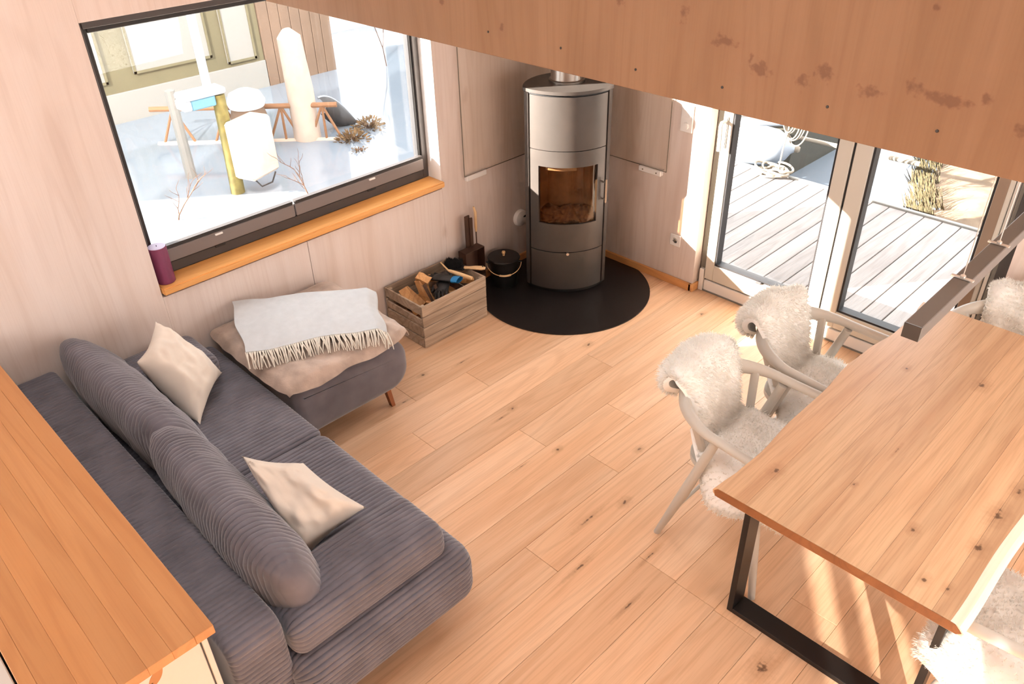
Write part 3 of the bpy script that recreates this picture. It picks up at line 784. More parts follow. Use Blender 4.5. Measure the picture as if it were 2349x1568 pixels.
def ribbed(a0, a1, b0, b1, radii, c0_, c1_, er, amp=.0070, axes='xzy', puff=0, soft=0, step=None, seed=1):
    """rounded block: loop in plane (a,b), extruded along c with rounded ends; cords run along c"""
    lp = rloop(a0, a1, b0, b1, radii, step or RIB/8)
    st_ = []
    ne = 7
    for i in range(ne): t = PI/2*i/(ne-1); st_.append((c0_+er*(1-math.sin(t)), er*(1-math.cos(t))))
    st_ = [(c0_+er*(1-math.cos(PI/2*i/(ne-1))), er*(1-math.sin(PI/2*i/(ne-1)))) for i in range(ne)]
    mid = [(c0_+er+(c1_-c0_-2*er)*i/14, 0) for i in range(1, 14)]
    st_ += mid + [(c1_-er*(1-math.cos(PI/2*i/(ne-1))), er*(1-math.sin(PI/2*i/(ne-1)))) for i in range(ne-1, -1, -1)]
    bld = B(); vs = []; n = len(lp)
    for (c, ins) in st_:
        w = (c-c0_)/(c1_-c0_)
        for (a, b, na, nb, s) in lp:
            d = -ins + rib(s, amp)
            u = (a-a0)/(a1-a0); v = (b-b0)/(b1-b0)
            if nb > .3: d += puff*math.sin(PI*min(1, max(0, u)))*math.sin(PI*w)
            if soft: d += soft*N3((a*3+seed, b*3, c*3))
            P = {axes[0]: a+na*d, axes[1]: b+nb*d, axes[2]: c}
            vs.append(Vector((P['x'], P['y'], P['z'])))
    fs = []
    for i in range(len(st_)-1):
        for k_ in range(n): fs.append((i*n+k_, i*n+(k_+1) % n, (i+1)*n+(k_+1) % n, (i+1)*n+k_))
    fs.append(tuple(range(n))); fs.append(tuple((len(st_)-1)*n+k_ for k_ in range(n-1, -1, -1)))
    return bld.faces(vs, fs)
sf = thing('corner_sofa', 'dark grey wide cord sofa along the wooden sideboard', 'sofa', (1.05, -3.35, 0))
part(ribbed(.03, 2.06, .10, .34, (.03, .08, .03, .03), -3.60, -2.87, .05, .0), 'base', M['cord'], sf)
part(ribbed(.02, 1.066, .22, .43, (.03, .03, .035, .03), -3.62, -2.845, .05, puff=.012, soft=.004), 'seat_cushion', M['cord'], sf)
part(ribbed(1.070, 2.10, .14, .425, (.03, .11, .09, .035), -3.62, -2.835, .07, puff=.010, soft=.004), 'seat_cushion', M['cord'], sf)
part(ribbed(.02, 2.02, .10, .65, (.03, .03, .07, .03), -3.792, -3.600, .03, soft=.003), 'backrest', M['cord'], sf)
part(ribbed(1.765, 2.045, .425, .575, (.05, .05, .06, .06), -3.59, -2.925, .05, puff=.025, soft=.004), 'armrest', M['cord'], sf)
part(ribbed(.03, .36, .432, .565, (.05, .05, .06, .06), -3.56, -2.955, .05, puff=.03, soft=.004), 'armrest', M['cord'], sf)
for (x, y) in ((.12, -3.7), (1.95, -3.7), (.12, -2.95), (1.93, -2.97)):
    part(B().tube([(x, y, .12), (x, y, 0)], [.026, .018], 12), 'leg', M['leg_wood'], sf)

def back_cushion(cx, Ln, lab, seed, ry=0, dz=0, dy=0, rz=0):
    b = B()
    nu, nv = int(Ln/RIB*8), 56
    cy, cz, Hh, Tt, lean = -3.465, .63+dz, .42, .245, math.radians(14)
    vs, fs = [], []
    for i in range(nu):
        u = -1+2*i/(nu-1)
        eu = (1-abs(u)**5)**.5 if abs(u) < 1 else 0
        for j in range(nv):
            q = 2*PI*j/nv
            cq, sq = math.cos(q), math.sin(q)
            # super-ellipse section, fuller at the bottom
            hh_ = math.copysign(abs(sq)**.72, sq)*Hh/2*(.42+.58*eu)
            tt_ = math.copysign(abs(cq)**.85, cq)*Tt/2*(.08+.92*eu)*(1.0-.22*math.sin(q))
            x = u*Ln/2
            d = rib(x, .0066)*eu + .012*N3((x*5+seed, q*.8, seed)) + .006*N3((x*14+seed, math.cos(q)*3, math.sin(q)*3+seed))
            hh_ += d*sq; tt_ += d*cq
            yy = tt_*math.cos(lean) - hh_*math.sin(lean); zz = hh_*math.cos(lean)+tt_*math.sin(lean)*.3
            P = Vector((x, yy, zz)); P.rotate(Matrix.Rotation(ry, 3, 'Y'))
            vs.append(P)
    for i in range(nu-1):
        for j in range(nv): fs.append((i*nv+j, i*nv+(j+1) % nv, (i+1)*nv+(j+1) % nv, (i+1)*nv+j))
    fs.append(tuple(range(nv))); fs.append(tuple((nu-1)*nv+j for j in range(nv-1, -1, -1)))
    b.faces(vs, fs)
    o = b.build('back_cushion', M['cord'], None, angle=60)
    o.location = (cx, cy+dy, cz); o.rotation_euler = (0, 0, rz)
    return tag(o, lab, 'cushion', 'long back cushions of the sofa')
back_cushion(.545, 1.06, 'long grey cord back cushion at the wall end of the sofa', 1.3, dy=.01, rz=.03)
back_cushion(1.470, 1.02, 'long grey cord back cushion at the open end of the sofa', 4.7, ry=math.radians(1), dy=-.012, rz=-.03)

def pillow(name, cs, Tk, lab, seed, mat='linen', wr=.02, n=44):
    """soft square pillow spanned by four world corners"""
    c = [Vector(p) for p in cs]
    nrm = (c[2]-c[0]).cross(c[3]-c[1]).normalized()
    if nrm.z < 0: nrm = -nrm
    ctr = sum(c, Vector())/4
    b = B()
    for side in (1, -1):
        def fn(s, t):
            p = c[0]*(1-s)*(1-t)+c[1]*s*(1-t)+c[2]*s*t+c[3]*(1-s)*t
            a, e = 2*s-1, 2*t-1
            # sides pull in between the corners
            p = p + (ctr-p)*.11*((1-a*a)*(e*e)**1.5 + (1-e*e)*(a*a)**1.5)
            h = ((1-a**4)*(1-e**4))**.62 * Tk/2
            edge = (1-a**8)*(1-e**8)
            w = wr*(N3((a*1.7+seed, e*1.7, seed))+.5*N3((a*4+seed, e*4, 2+seed)))*edge
            # folds radiating from corners
            w += wr*.35*math.sin(9*math.atan2(e+.9, a+.9)+seed)*edge*max(0, 1-math.hypot(e+.9, a+.9)*.6)
            return p + nrm*(side*h + w) - ctr
        b.grid(fn, n, n)
    bmesh.ops.remove_doubles(b.bm, verts=b.bm.verts, dist=.0006)
    o = b.build(name, M[mat], None, angle=60)
    o.location = ctr
    return tag(o, lab, 'pillow', 'cream scatter pillows')
pillow('scatter_pillow', ((.227, -3.158, .80), (.40, -3.345, .74), (.652, -3.235, .455), (.425, -2.99, .51)), .19, 'cream linen pillow leaning near the wall end of the sofa', 2.2)
pillow('scatter_pillow', ((1.330, -3.335, .745), (1.49, -3.17, .70), (1.785, -3.10, .615), (1.715, -3.365, .475)), .28, 'cream linen pillow crumpled against the armrest', 5.6, wr=.032)

# ================================================================== OTTOMAN AND BLANKETS
ot = thing('ottoman', 'grey velvet footstool against the wall at the sofa end', 'ottoman', (.40, -2.49, 0))
part(ribbed(-2.826, -2.125, .175, .475, (.06, .13, .12, .05), .018, .80, .055, amp=.0, axes='yzx', puff=.01, soft=.004, step=.012), 'upholstery', M['velvet'], ot)
for (x, y, dx, dy) in ((.10, -2.74, -.01, -.02), (.70, -2.74, .01, -.02), (.10, -2.21, -.01, .02), (.68, -2.235, .01, .03)):
    b = B().box(-.02, .02, -.016, .016, 0, .19, .002)
    for v in b.bm.verts:
        t = 1-v.co.z/.19; v.co.x = v.co.x*(1-.25*t)+dx*t; v.co.y = v.co.y*(1-.25*t)+dy*t
        v.co += Vector((x, y, 0))
    part(b, 'leg', M['leg_wood'], ot, smooth=False)

def bil(c, s, t): return c[0]*(1-s)*(1-t)+c[1]*s*(1-t)+c[2]*s*t+c[3]*(1-s)*t
# plush blanket over the ottoman
def plush(side):
    def fn(s, t):
        # square -> rounded square, so the corners stay soft
        a, c = 2*s-1, 2*t-1
        k_ = 1-(.13 if a > 0 and c > 0 else .04)*(a*a*c*c)**2
        x = .420+.408*a*k_; y = -2.458+.410*c*k_
        e = max(0, (1-a**8)*(1-c**8))
        z = .508+.040*e + (.020*N3((x*6, y*6, .3)) + .010*N3((x*18, y*18, 1.7)))*(.3+.7*e)
        z -= .9*max(0, x-.795)*(1+.8*N3((y*5, 2, 2))) + 1.5*max(0, y+2.125) + 1.0*max(0, -2.836-y)
        if side < 0: z -= .030*e**.35
        return (x+.008*N3((y*9, 5, 1)), y+.008*N3((x*9, 1, 8)), z)
    return fn
pb = B(); pb.grid(plush(1), 70, 70); pb.grid(plush(-1), 70, 70)
bmesh.ops.remove_doubles(pb.bm, verts=pb.bm.verts, dist=.0005)
tag(pb.build('plush_blanket', M['furb'], None, angle=80), 'folded taupe plush blanket lying on the footstool', 'blanket')
# white wool throw with fringe
TC = [Vector((.03, -2.70, .63)), Vector((.43, -2.055, .605)), Vector((.795, -2.255, .60)), Vector((.475, -2.875, .595))]
def throwf(off):
    def fn(s, t):
        p = bil(TC, s, t)
        p.z += .018*math.sin(PI*s)*math.sin(PI*t) + .008*N3((p.x*8, p.y*8, 4)) - off
        if s > .93: p.z -= (s-.93)*.5
        p.x += .012*math.sin(s*9); p.y += .01*math.sin(t*8+1)
        return p
    return fn
tw = thing('wool_throw', 'white fringed wool throw spread over the taupe blanket', 'throw', (.45, -2.5, .6))
b = B(); b.grid(throwf(0), 60, 44); b.grid(throwf(.012), 60, 44)
for (fix, rng) in (('s0', 44), ('s1', 44), ('t0', 60), ('t1', 60)):
    f0, f1 = throwf(0), throwf(.012)
    for i in range(rng-1):
        a, e = i/(rng-1), (i+1)/(rng-1)
        u = {'s0': ((0, a), (0, e)), 's1': ((1, a), (1, e)), 't0': ((a, 0), (e, 0)), 't1': ((a, 1), (e, 1))}[fix]
        b.faces([f0(*u[0]), f0(*u[1]), f1(*u[1]), f1(*u[0])], [(0, 1, 2, 3)])
bmesh.ops.remove_doubles(b.bm, verts=b.bm.verts, dist=.0004)
part(b, 'cloth', M['wool'], tw, angle=60)
b = B(); f0 = throwf(.004)
out = (TC[3]-TC[0]).normalized()
for i in range(96):
    s_ = i/95; p = Vector(f0(s_, .995))
    ln = random.uniform(.075, .105); sw_ = random.uniform(-.022, .022); d = Vector((out.x, out.y, 0))
    al = (TC[2]-TC[3]).normalized()
    b.tube([p, p+d*ln*.35+al*sw_*.3+Vector((0, 0, -.004)), p+d*ln*.68+al*sw_*.8+Vector((0, 0, -.020)), p+d*ln*.86+al*sw_*1.2+Vector((0, 0, -.052))], [.0030, .0036, .0033, .0022], 5)
part(b, 'fringe', M['fringe'], tw, kind='stuff')

# ================================================================== SIDEBOARD
sb = thing('sideboard', 'white sideboard with thick oiled beech top behind the sofa', 'sideboard', (1.05, -4.045, 0))
yy = [-4.272, -4.235, -4.16, -4.085, -4.01, -3.94, -3.875, -3.818]
for i in range(7):
    rr_ = random.Random(i)
    xs = [.004, 2.10]
    for a, c in zip(xs[:-1], xs[1:]):
        part(B().box(a, c, yy[i], yy[i+1], .865, .90, .0012 if 0 < i < 6 else .002), 'stave', M['beech'], sb, smooth=False)
part(B().box(.01, 2.035, -4.255, -3.838, .06, .865, .002), 'carcass', M['paint'], sb, smooth=False)
ep = part(B().box(2.037, 2.055, -4.255, -3.858, .06, .863, .002), 'end_panel', M['paint'], sb, smooth=False)
part(B().box(2.035, 2.058, -3.853, -3.836, .06, .863, .002), 'corner_strip', M['paint'], sb, smooth=False)
part(B().box(.02, 2.02, -4.24, -3.86, 0, .06), 'plinth', M['stove_dark'], sb, smooth=False)
def leafshape(cy, cz, ln, w, ang):
    pts = []
    for i in range(13): t = i/12; pts.append((ln*(t-.5), w*math.sin(PI*t)**.9))
    for i in range(1, 12): t = 1-i/12; pts.append((ln*(t-.5), -w*math.sin(PI*t)**.9))
    return [(cy+u*math.cos(ang)-v*math.sin(ang), cz+u*math.sin(ang)+v*math.cos(ang)) for u, v in pts]
for (cy, cz, ang) in ((-3.995, .795, .9), (-4.045, .77, .35)):
    pts = leafshape(cy, cz, .085, .016, ang); n = len(pts)
    b = B().faces([Vector((x, p[0], p[1])) for x in (2.0548, 2.0558) for p in pts],
                  [tuple(range(n)), tuple(range(n, 2*n))]+[(i, (i+1) % n, n+(i+1) % n, n+i) for i in range(n)])
    o = part(b, 'leaf_cutout', M['cut'], ep, smooth=False); o.location = (0, 0, 0)
# white half-height partition beyond the sideboard
pt = struct('wall_partition')
B().box(0, 2.06, -4.42, -4.278, -.1, .885, .003).build('partition_board', M['paint'], pt, False)

# ================================================================== TABLE
tb = thing('dining_table', 'oak dining table with live edges on a black steel frame', 'table', (3.16, -1.35, 0))
def ledge(y):   # left live edge
    K = [(-2.236, 2.728), (-2.1, 2.742), (-1.95, 2.748), (-1.70, 2.735), (-1.43, 2.737), (-1.2, 2.722), (-1.036, 2.731), (-.8, 2.760), (-.62, 2.765), (-.455, 2.745)]
    for (a, b_), (c, d) in zip(K[:-1], K[1:]):
        if a <= y <= c: t = (y-a)/(c-a); t = t*t*(3-2*t); return b_+(d-b_)*t
    return K[-1][1]
def redge(y): return 3.592+.018*math.sin(y*3.1+.6)+.008*math.sin(y*7.7)
Y0, Y1 = -2.236, -.455
ny = 30
xsb = [2.86, 2.98, 3.075, 3.19, 3.30, 3.405, 3.50]
ysl = [Y0+(Y1-Y0)*i/ny for i in range(ny+1)]
def stave(fa, fb, mat, chamA=0, chamB=0):
    vs, fs = [], []
    for y in ysl:
        a, c = fa(y), fb(y)
        prof = [(a+chamA*.95, .71), (a+chamA*.10, .722), (a, .734), (a+chamA*.35, .748), (a+chamA, .75), (c-chamB, .75), (c-chamB*.45, .745), (c, .726), (c-chamB*.1, .716), (c-chamB*.9, .71)] if (chamA or chamB) else [(a, .71), (a, .75), (c, .75), (c, .71)]
        vs += [Vector((x, y, z)) for x, z in prof]
    m = len(prof)
    for i in range(ny):
        for k_ in range(m): fs.append((i*m+k_, i*m+(k_+1) % m, (i+1)*m+(k_+1) % m, (i+1)*m+k_))
    fs += [tuple(range(m)), tuple(ny*m+k_ for k_ in range(m-1, -1, -1))]
    return B().faces(vs, fs)
C_ = lambda v: (lambda y: v)
part(stave(ledge, C_(xsb[0]-.0003), M['table'], chamA=.022), 'stave', M['table'], tb, angle=25)
for a, c in zip(xsb[:-1], xsb[1:]):
    part(stave(C_(a+.0003), C_(c-.0003), M['table']), 'stave', M['table'], tb, angle=25)
part(stave(C_(xsb[-1]+.0003), lambda y: redge(y)-.045, M['table']), 'stave', M['table'], tb, angle=25)
part(stave(lambda y: redge(y)-.0447, redge, M['sapwood'], chamB=.040), 'live_edge', M['sapwood'], tb, angle=25, label='pale sapwood live edge of the table, whitened as if sunlit')
# end grain cap at the near end
ends = B()
ends.faces([Vector((x, Y0-.0012, z)) for x, z in ((ledge(Y0)+.012, .712), (ledge(Y0)+.006, .735), (ledge(Y0)+.02, .7485), (redge(Y0)-.03, .7485), (redge(Y0)-.006, .725), (redge(Y0)-.02, .712))], [tuple(range(6))])
ends.faces([Vector((x, Y0-.0002, z)) for x, z in ((ledge(Y0)+.012, .712), (redge(Y0)-.02, .712))]+[Vector((x, Y0-.0012, z)) for x, z in ((redge(Y0)-.02, .712), (ledge(Y0)+.012, .712))], [(0, 1, 2, 3)])
part(ends, 'end_grain', M['table_edge'], tb, smooth=False)
for yc in (-2.05, -.65):
    b = B(); w = .045; t = .025
    b.box(2.800, 2.800+t, yc-w, yc+w, 0, .71, .0015); b.box(3.54-t, 3.54, yc-w, yc+w, 0, .71, .0015)
    b.box(2.800+t, 3.54-t, yc-w, yc+w, 0, t, .0015); b.box(2.800+t, 3.54-t, yc-w, yc+w, .71-t, .71, .0015)
    part(b, 'leg_frame', M['steel_black'], tb, smooth=False)

# ================================================================== CHAIRS WITH SHEEPSKINS
def make_chair(lab, group):
    t = thing('dining_chair', lab, 'chair', group=group)
    # bent arm rail
    pts, rad, flt = [], [], []
    for i in range(41):
        q = -1+2*i/40
        a = q*math.radians(118)
        x = -.285*math.cos(a)*(1 if abs(q) < .76 else 1); y = .275*math.sin(a) if abs(q) < .76 else .275*math.sin(a)
        if abs(q) >= .70:
            e = (abs(q)-.70)/.30; a0 = math.radians(118)*.70
            x = -.285*math.cos(a0)+.275*e; y = math.copysign(.275*math.sin(a0)+.012*e, q)
        pts.append((x, y, .675+.045*max(0, math.cos(q*PI/2))**1.5)); rad.append(.0205+.004*max(0, math.cos(q*2.2))); flt.append(1.0+1.3*max(0, math.cos(q*PI*.62))**2)
    B().tube(pts, rad, 12, flat=[f for f in flt]).build('arm_rail', M['chair'], t)
    # seat
    po = []
    for i in range(40):
        q = 2*PI*i/40; c, s_ = math.cos(q), math.sin(q)
        po.append((.02+.225*math.copysign(abs(c)**.65, c), .215*math.copysign(abs(s_)**.65, s_)))
    B().prism(po, .425, .45).build('seat', M['chair'], t)
    for s_ in (-1, 1):
        B().tube([(-.225, s_*.272, 0), (-.115, s_*.266, .32), (-.005, s_*.262, .665)], [.015, .024, .020], 12).build('leg', M['chair'], t)
        B().tube([(.285, s_*.300, 0), (.19, s_*.215, .43)], [.015, .022], 12).build('leg', M['chair'], t)
    for q in (-62, -28, 28, 62):
        a = math.radians(q)
        B().tube([(-.278*math.cos(a), .27*math.sin(a), .70), (-.19*math.cos(a), .185*math.sin(a), .44)], [.013, .013], 8, flat=[1.6, 1.6]).build('spindle', M['chair'], t)
    b = B().tube([(-.16, -.26, .18), (-.16, .26, .18)], .009, 8)
    b.build('stretcher', M['chair'], t)
    return t
def make_skin(lab, group, seed, fur=15000, ext=0.0):
    t = thing('sheepskin', lab, 'sheepskin', group=group)
    P = [(-.338, .690, .10), (-.350, .725, .15), (-.340, .775, .185), (-.300, .805, .205), (-.258, .79, .205), (-.222, .70, .185), (-.185, .58, .17), (-.13, .50, .19), (-.02, .478, .245), (.10, .475, .275), (.20, .470, .27), (.27, .44, .24), (.295, .37, .19)]
    n = len(P)-1
    def cat(i, u):
        p0, p1, p2, p3 = (P[max(0, min(n, i+d))] for d in (-1, 0, 1, 2))
        return [.5*((2*b_)+(-a+c)*u+(2*a-5*b_+4*c-d)*u*u+(-a+3*b_-3*c+d)*u**3) for a, b_, c, d in zip(p0, p1, p2, p3)]
    def fn(s, v):
        g = s*n; i = min(n-1, int(g)); x, z, w = cat(i, g-i)
        e = 2*v-1
        w *= 1+.14*N3((s*7+seed, 2 if e > 0 else -2, seed))
        y = e*w
        seatness = sstep(.55, .68, s)
        z -= seatness*.13*max(0, abs(y)-.17)/.10*abs(e)**2
        if s < .5: x += .05*(abs(e)**2)*(1-s)      # wraps round the curved back
        rnd = .03*(1-abs(e)**6)*(1-abs(2*s-1)**14)
        d = .020*N3((x*9+seed, y*9, z*9)) + .010*N3((x*22+seed, y*22, z*22))
        return Vector((x, y, z)), rnd+d
    nu, nv = 64, 30
    base = [[fn(i/(nu-1), j/(nv-1)) for j in range(nv)] for i in range(nu)]
    nor = [[None]*nv for _ in range(nu)]
    for i in range(nu):
        for j in range(nv):
            a = base[min(i+1, nu-1)][j][0]-base[max(i-1, 0)][j][0]; c = base[i][min(j+1, nv-1)][0]-base[i][max(j-1, 0)][0]
            nn = a.cross(c)
            nor[i][j] = nn.normalized() if nn.length > 1e-9 else Vector((0, 0, 1))
    flip = -1 if nor[nu*3//4][nv//2].z < 0 else 1
    b = B()
    up = [[base[i][j][0]+nor[i][j]*flip*(.016+base[i][j][1]*1.15) for j in range(nv)] for i in range(nu)]
    dn = [[base[i][j][0]-nor[i][j]*flip*.002 for j in range(nv)] for i in range(nu)]
    b.grid(lambda s, v: up[round(s*(nu-1))][round(v*(nv-1))], nu, nv)
    b.grid(lambda s, v: dn[round(s*(nu-1))][round(v*(nv-1))], nu, nv)
    for i in range(nu-1):
        for j in (0, nv-1): b.faces([up[i][j], up[i+1][j], dn[i+1][j], dn[i][j]], [(0, 1, 2, 3)])
    for j in range(nv-1):
        for i in (0, nu-1): b.faces([up[i][j], up[i][j+1], dn[i][j+1], dn[i][j]], [(0, 1, 2, 3)])
    bmesh.ops.remove_doubles(b.bm, verts=b.bm.verts, dist=.0003)
    b.build('hide', M['hide'], t, angle=80)
    q = random.Random(int(seed*10)); vs, fs = [], []
    for k_ in range(fur):
        i = q.randrange(nu-1); j = q.randrange(nv-1)
        if q.random() < .12: j = q.choice((0, nv-2))
        p = up[i][j].lerp(up[i+1][j+1], q.random()).lerp(up[i+1][j], q.random()*.5)
        nn = nor[i][j]*flip
        d = (nn + Vector((q.uniform(-.7, .7), q.uniform(-.7, .7), q.uniform(-.8, .2)))*.75).normalized()
        ln = q.uniform(.012, .026); w = q.uniform(.0010, .0020)
        sd = d.cross(Vector((q.uniform(-1, 1), q.uniform(-1, 1), q.uniform(-1, 1))))
        if sd.length < 1e-4: continue
        sd.normalize()
        curl = Vector((q.uniform(-1, 1), q.uniform(-1, 1), -.5))*.006
        m0 = len(vs)
        vs += [p-sd*w, p+sd*w, p+d*ln*.55+sd*w*.8, p+d*ln*.55-sd*w*.8, p+d*ln+curl]
        fs += [(m0, m0+1, m0+2, m0+3), (m0+3, m0+2, m0+4)]
    me = bpy.data.meshes.new('fleece'); me.from_pydata(vs, [], fs); me.materials.append(M['fleece'])
    o = bpy.data.objects.new('fleece', me); COL.objects.link(o); o.parent = t; o['kind'] = 'stuff'
    return t
ch = make_chair('warm grey wooden armchair at the near left of the oak table', 'armchairs at the table')
ch.location = (2.560, -1.675, 0)
chairs = [((2.560, -1.062, 0), 0, 'warm grey wooden armchair between the glass door and the nearer chair'),
          ((3.80, -1.86, 0), PI, 'warm grey wooden armchair at the right of the table, mostly out of frame'),
          ((3.14, -.455, 0), -PI/2-.06, 'warm grey wooden armchair at the far end of the table')]
for loc, rz, lab in chairs:
    c = copy_tree(ch); c.location = loc; c.rotation_euler = (0, 0, rz); c['label'] = lab
sk = make_skin('white sheepskin over the nearer grey chair on the left', 'sheepskins on the chairs', 1.7); sk.location = (2.560, -1.675, .003)
sk = make_skin('white sheepskin over the chair next to the glass door', 'sheepskins on the chairs', 3.1); sk.location = (2.560, -1.062, .003)
sk = make_skin('white sheepskin at the lower right corner of the photo', 'sheepskins on the chairs', 4.4); sk.location = (3.80, -1.86, .003); sk.rotation_euler = (0, 0, PI)
sk = make_skin('white sheepskin behind the far right end of the table', 'sheepskins on the chairs', 6.2); sk.location = (3.14, -.455, .003); sk.rotation_euler = (0, 0, -PI/2-.06)

# ================================================================== PENDANT LAMP
pl = thing('pendant_lamp', 'long bronze grey bar pendant hanging over the oak table', 'lamp', (3.2, -1.6, 1.59))
bar = part(B().box(3.176, 3.224, -2.172, -1.02, 1.566, 1.612, .002), 'bar', M['lampm'], pl, smooth=False)
part(B().box(3.177, 3.223, -2.1745, -2.172, 1.567, 1.611), 'end_cap', M['lampend'], pl, smooth=False)
part(B().box(3.184, 3.216, -2.15, -1.04, 1.563, 1.566), 'diffuser', M['white'], pl, smooth=False)
for yw in (-1.829, -1.53):
    wv = part(B().tube([(3.2, yw, 1.615), (3.2, yw, 2.06)], .0016, 6), 'wire', M['wire'], pl)
    o = part(B().lathe([(.005, 0), (.008, .004), (.008, .010), (.003, .014)], 12, (3.2, yw, 1.613)), 'gripper', M['wire'], pl)
    part(B().box(3.168, 3.232, yw-.006, yw+.006, 1.612, 1.617, .001), 'clip', M['wire'], pl, smooth=False)

# ================================================================== OUTDOORS, DOOR SIDE
wt = struct('ground_water')
B().box(-40, 40, -30, 60, -.9, -.35).build('water_surface', M['water'], wt, False)
dk = struct('ground_deck')
B().box(-2.2, 3.6, .2, 2.34, -.34, -.11).build('deck_frame', M['hull'], dk, False)
x = -2.2; i = 0
while x < 3.55:
    B().box(x+.004, x+.140, .205, 2.33, -.078, -.05, .003).build('deck_plank', M['deck'], dk, False); x += .144
B().box(-2.2, 3.6, 2.335, 2.375, -.2, -.035, .004).build('deck_edge', M['cabinpanel'], dk, False)
# moored boat beyond the deck
bo = thing('moored_boat', 'grey hulled boat moored beyond the wooden deck', 'boat', (-2.6, 4.6, -.35))
b = B(); vs = []
for z, e in ((-.6, -.08), (-.35, 0), (.16, .06)):
    for p in ((-4.6, 2.75-e), (.02, 2.75-e), (.26+e, 3.0), (.26+e, 5.2), (-.2, 6.2), (-4.6, 6.2)): vs.append(Vector((p[0], p[1], z)))
fs = [tuple(range(5, -1, -1)), tuple(range(12, 18))]
for k_ in range(2):
    for i in range(6): fs.append((k_*6+i, k_*6+(i+1) % 6, (k_+1)*6+(i+1) % 6, (k_+1)*6+i))
part(b.faces(vs, fs), 'hull', M['hull_dark'], bo, smooth=False)
part(B().prism([(-4.6, 2.72), (-.05, 2.72), (.24, 3.02), (.24, 5.2), (-.2, 6.15), (-4.6, 6.15)], .161, .20), 'deck', M['hull'], bo, smooth=False)
part(B().tube([(-4.6, 2.71, .20), (-.05, 2.71, .20), (.26, 3.02, .20), (.26, 5.2, .20)], .022, 8), 'gunwale', M['fender'], bo)
part(B().box(-4.6, -.9, 3.5, 4.9, .20, .75, .03), 'cabin', M['hull'], bo)
part(B().box(-4.5, -1.0, 3.492, 3.5, .42, .62), 'cabin_window', M['grey'], bo, smooth=False)
for (xx) in (-2.4, -1.5, -.6):
    part(B().tube([(xx, 2.8, .20), (xx, 2.8, .75)], .014, 8), 'stanchion', M['fender'], bo)
part(B().tube([(-4.5, 2.8, .75), (-.6, 2.8, .75), (.18, 3.1, .68)], .012, 8), 'rail', M['fender'], bo)
# mooring boom, fender, rope coil, bollard on the deck edge
bm_ = thing('mooring_boom', 'thin white boom reaching from the deck over the water', 'boom', (0, 2.9, .1))
part(B().tube([(-1.6, 2.75, .12), (1.4, 3.25, .02)], .022, 10), 'spar', M['rope'], bm_)
part(B().tube([(-.15, 2.36, -.05), (-.28, 2.7, .12), (-.35, 2.9, .5)], .018, 8), 'strut', M['fender'], bm_)
fe = thing('boat_fender', 'large pale blue white fender lying at the deck edge', 'fender', (.13, 2.62, .06), math.radians(25))
pr = [(.02, -.33), (.06, -.31), (.14, -.24), (.18, -.12), (.185, .05), (.165, .17), (.11, .26), (.05, .30), (.03, .33), (.01, .335)]
B().lathe(pr, 28, M=Matrix.Rotation(PI/2, 4, 'Y')).build('body', M['fender'], fe)
B().lathe([(.03, .33), (.035, .36), (.02, .38)], 12, M=Matrix.Rotation(PI/2, 4, 'Y')).build('eye', M['rope'], fe)
rc = thing('rope_coil', 'coiled pale mooring rope on the deck edge', 'rope', (.48, 2.30, -.05))
pts = []
for i in range(180):
    q = i*.22; r = .075+.035*math.sin(i*.37)+.0002*i
    pts.append((r*1.25*math.cos(q), r*math.sin(q), .012+.0004*i+.012*math.sin(i*.61)))
B().tube(pts, .010, 6).build('coil', M['rope'], rc)
B().tube([(.05, .0, .06), (.05, .02, .25), (.07, .04, .52)], .007, 6).build('hanging_line', M['rope'], rc)
hc = thing('hanging_coil', 'thin rope coil hanging above the deck edge', 'rope', (.55, 2.34, .47))
b = B()
for k_ in range(6):
    a = .07+.015*k_; pts = []
    for i in range(33):
        q = 2*PI*i/32
        pts.append((a*.7*math.cos(q)+.012*k_, .012*k_-.03, a*1.5*math.sin(q)+.02*math.sin(k_*2)))
    b.tube(pts, .006, 6)
b.build('loops', M['rope'], hc)
# reed bank
def y0_(t): return 2.72+9*t
def bank(s, t):
    x = 1.62-.36*min(y0_(t)-2.72, 1.7)+6*s+.13*(1-s)*N3((t*40, 1, 0))*(1-s)+.10*(1-s)*N3((t*90, 4, 0)); y = 2.72+9*t
    return (x, y, -.37+.10*sstep(0, .1, s)+.6*s*s+.03*N3((x*5, y*5, 0))*sstep(0, .1, s))
o = B().grid(bank, 50, 160).build('ground_bank', M['sand']); o['kind'] = 'structure'
rd = B()
for i in range(900):
    t = random.random()**1.4*.5; s_ = random.uniform(.0, .035); p = Vector(bank(s_, t)); h = random.uniform(.05, .20)
    rd.tube([p, p+Vector((random.uniform(-.10, -.01), random.uniform(-.04, .04), h))], [.007, .002], 3, caps=False)
o = rd.build('reeds', M['reed'], None, False); tag(o, 'dry reeds along the edge of the sandy bank', 'reeds'); o['kind'] = 'stuff'

# ================================================================== OUTDOORS, WINDOW SIDE
gs = struct('ground_snow')
B().box(-7.0, -.3, -7, 2.6, -.7, -.40).build('snowy_pontoon', M['snow'], gs, False)
B().box(-16, -3.5, 2.6, 9, -.7, -.39).build('snowy_bank', M['snow'], gs, False)
b = B().box(-1.5, -.5, -6, 2.2, -.40, -.30, .01); b.build('snowy_walkway', M['snow'], gs, False)
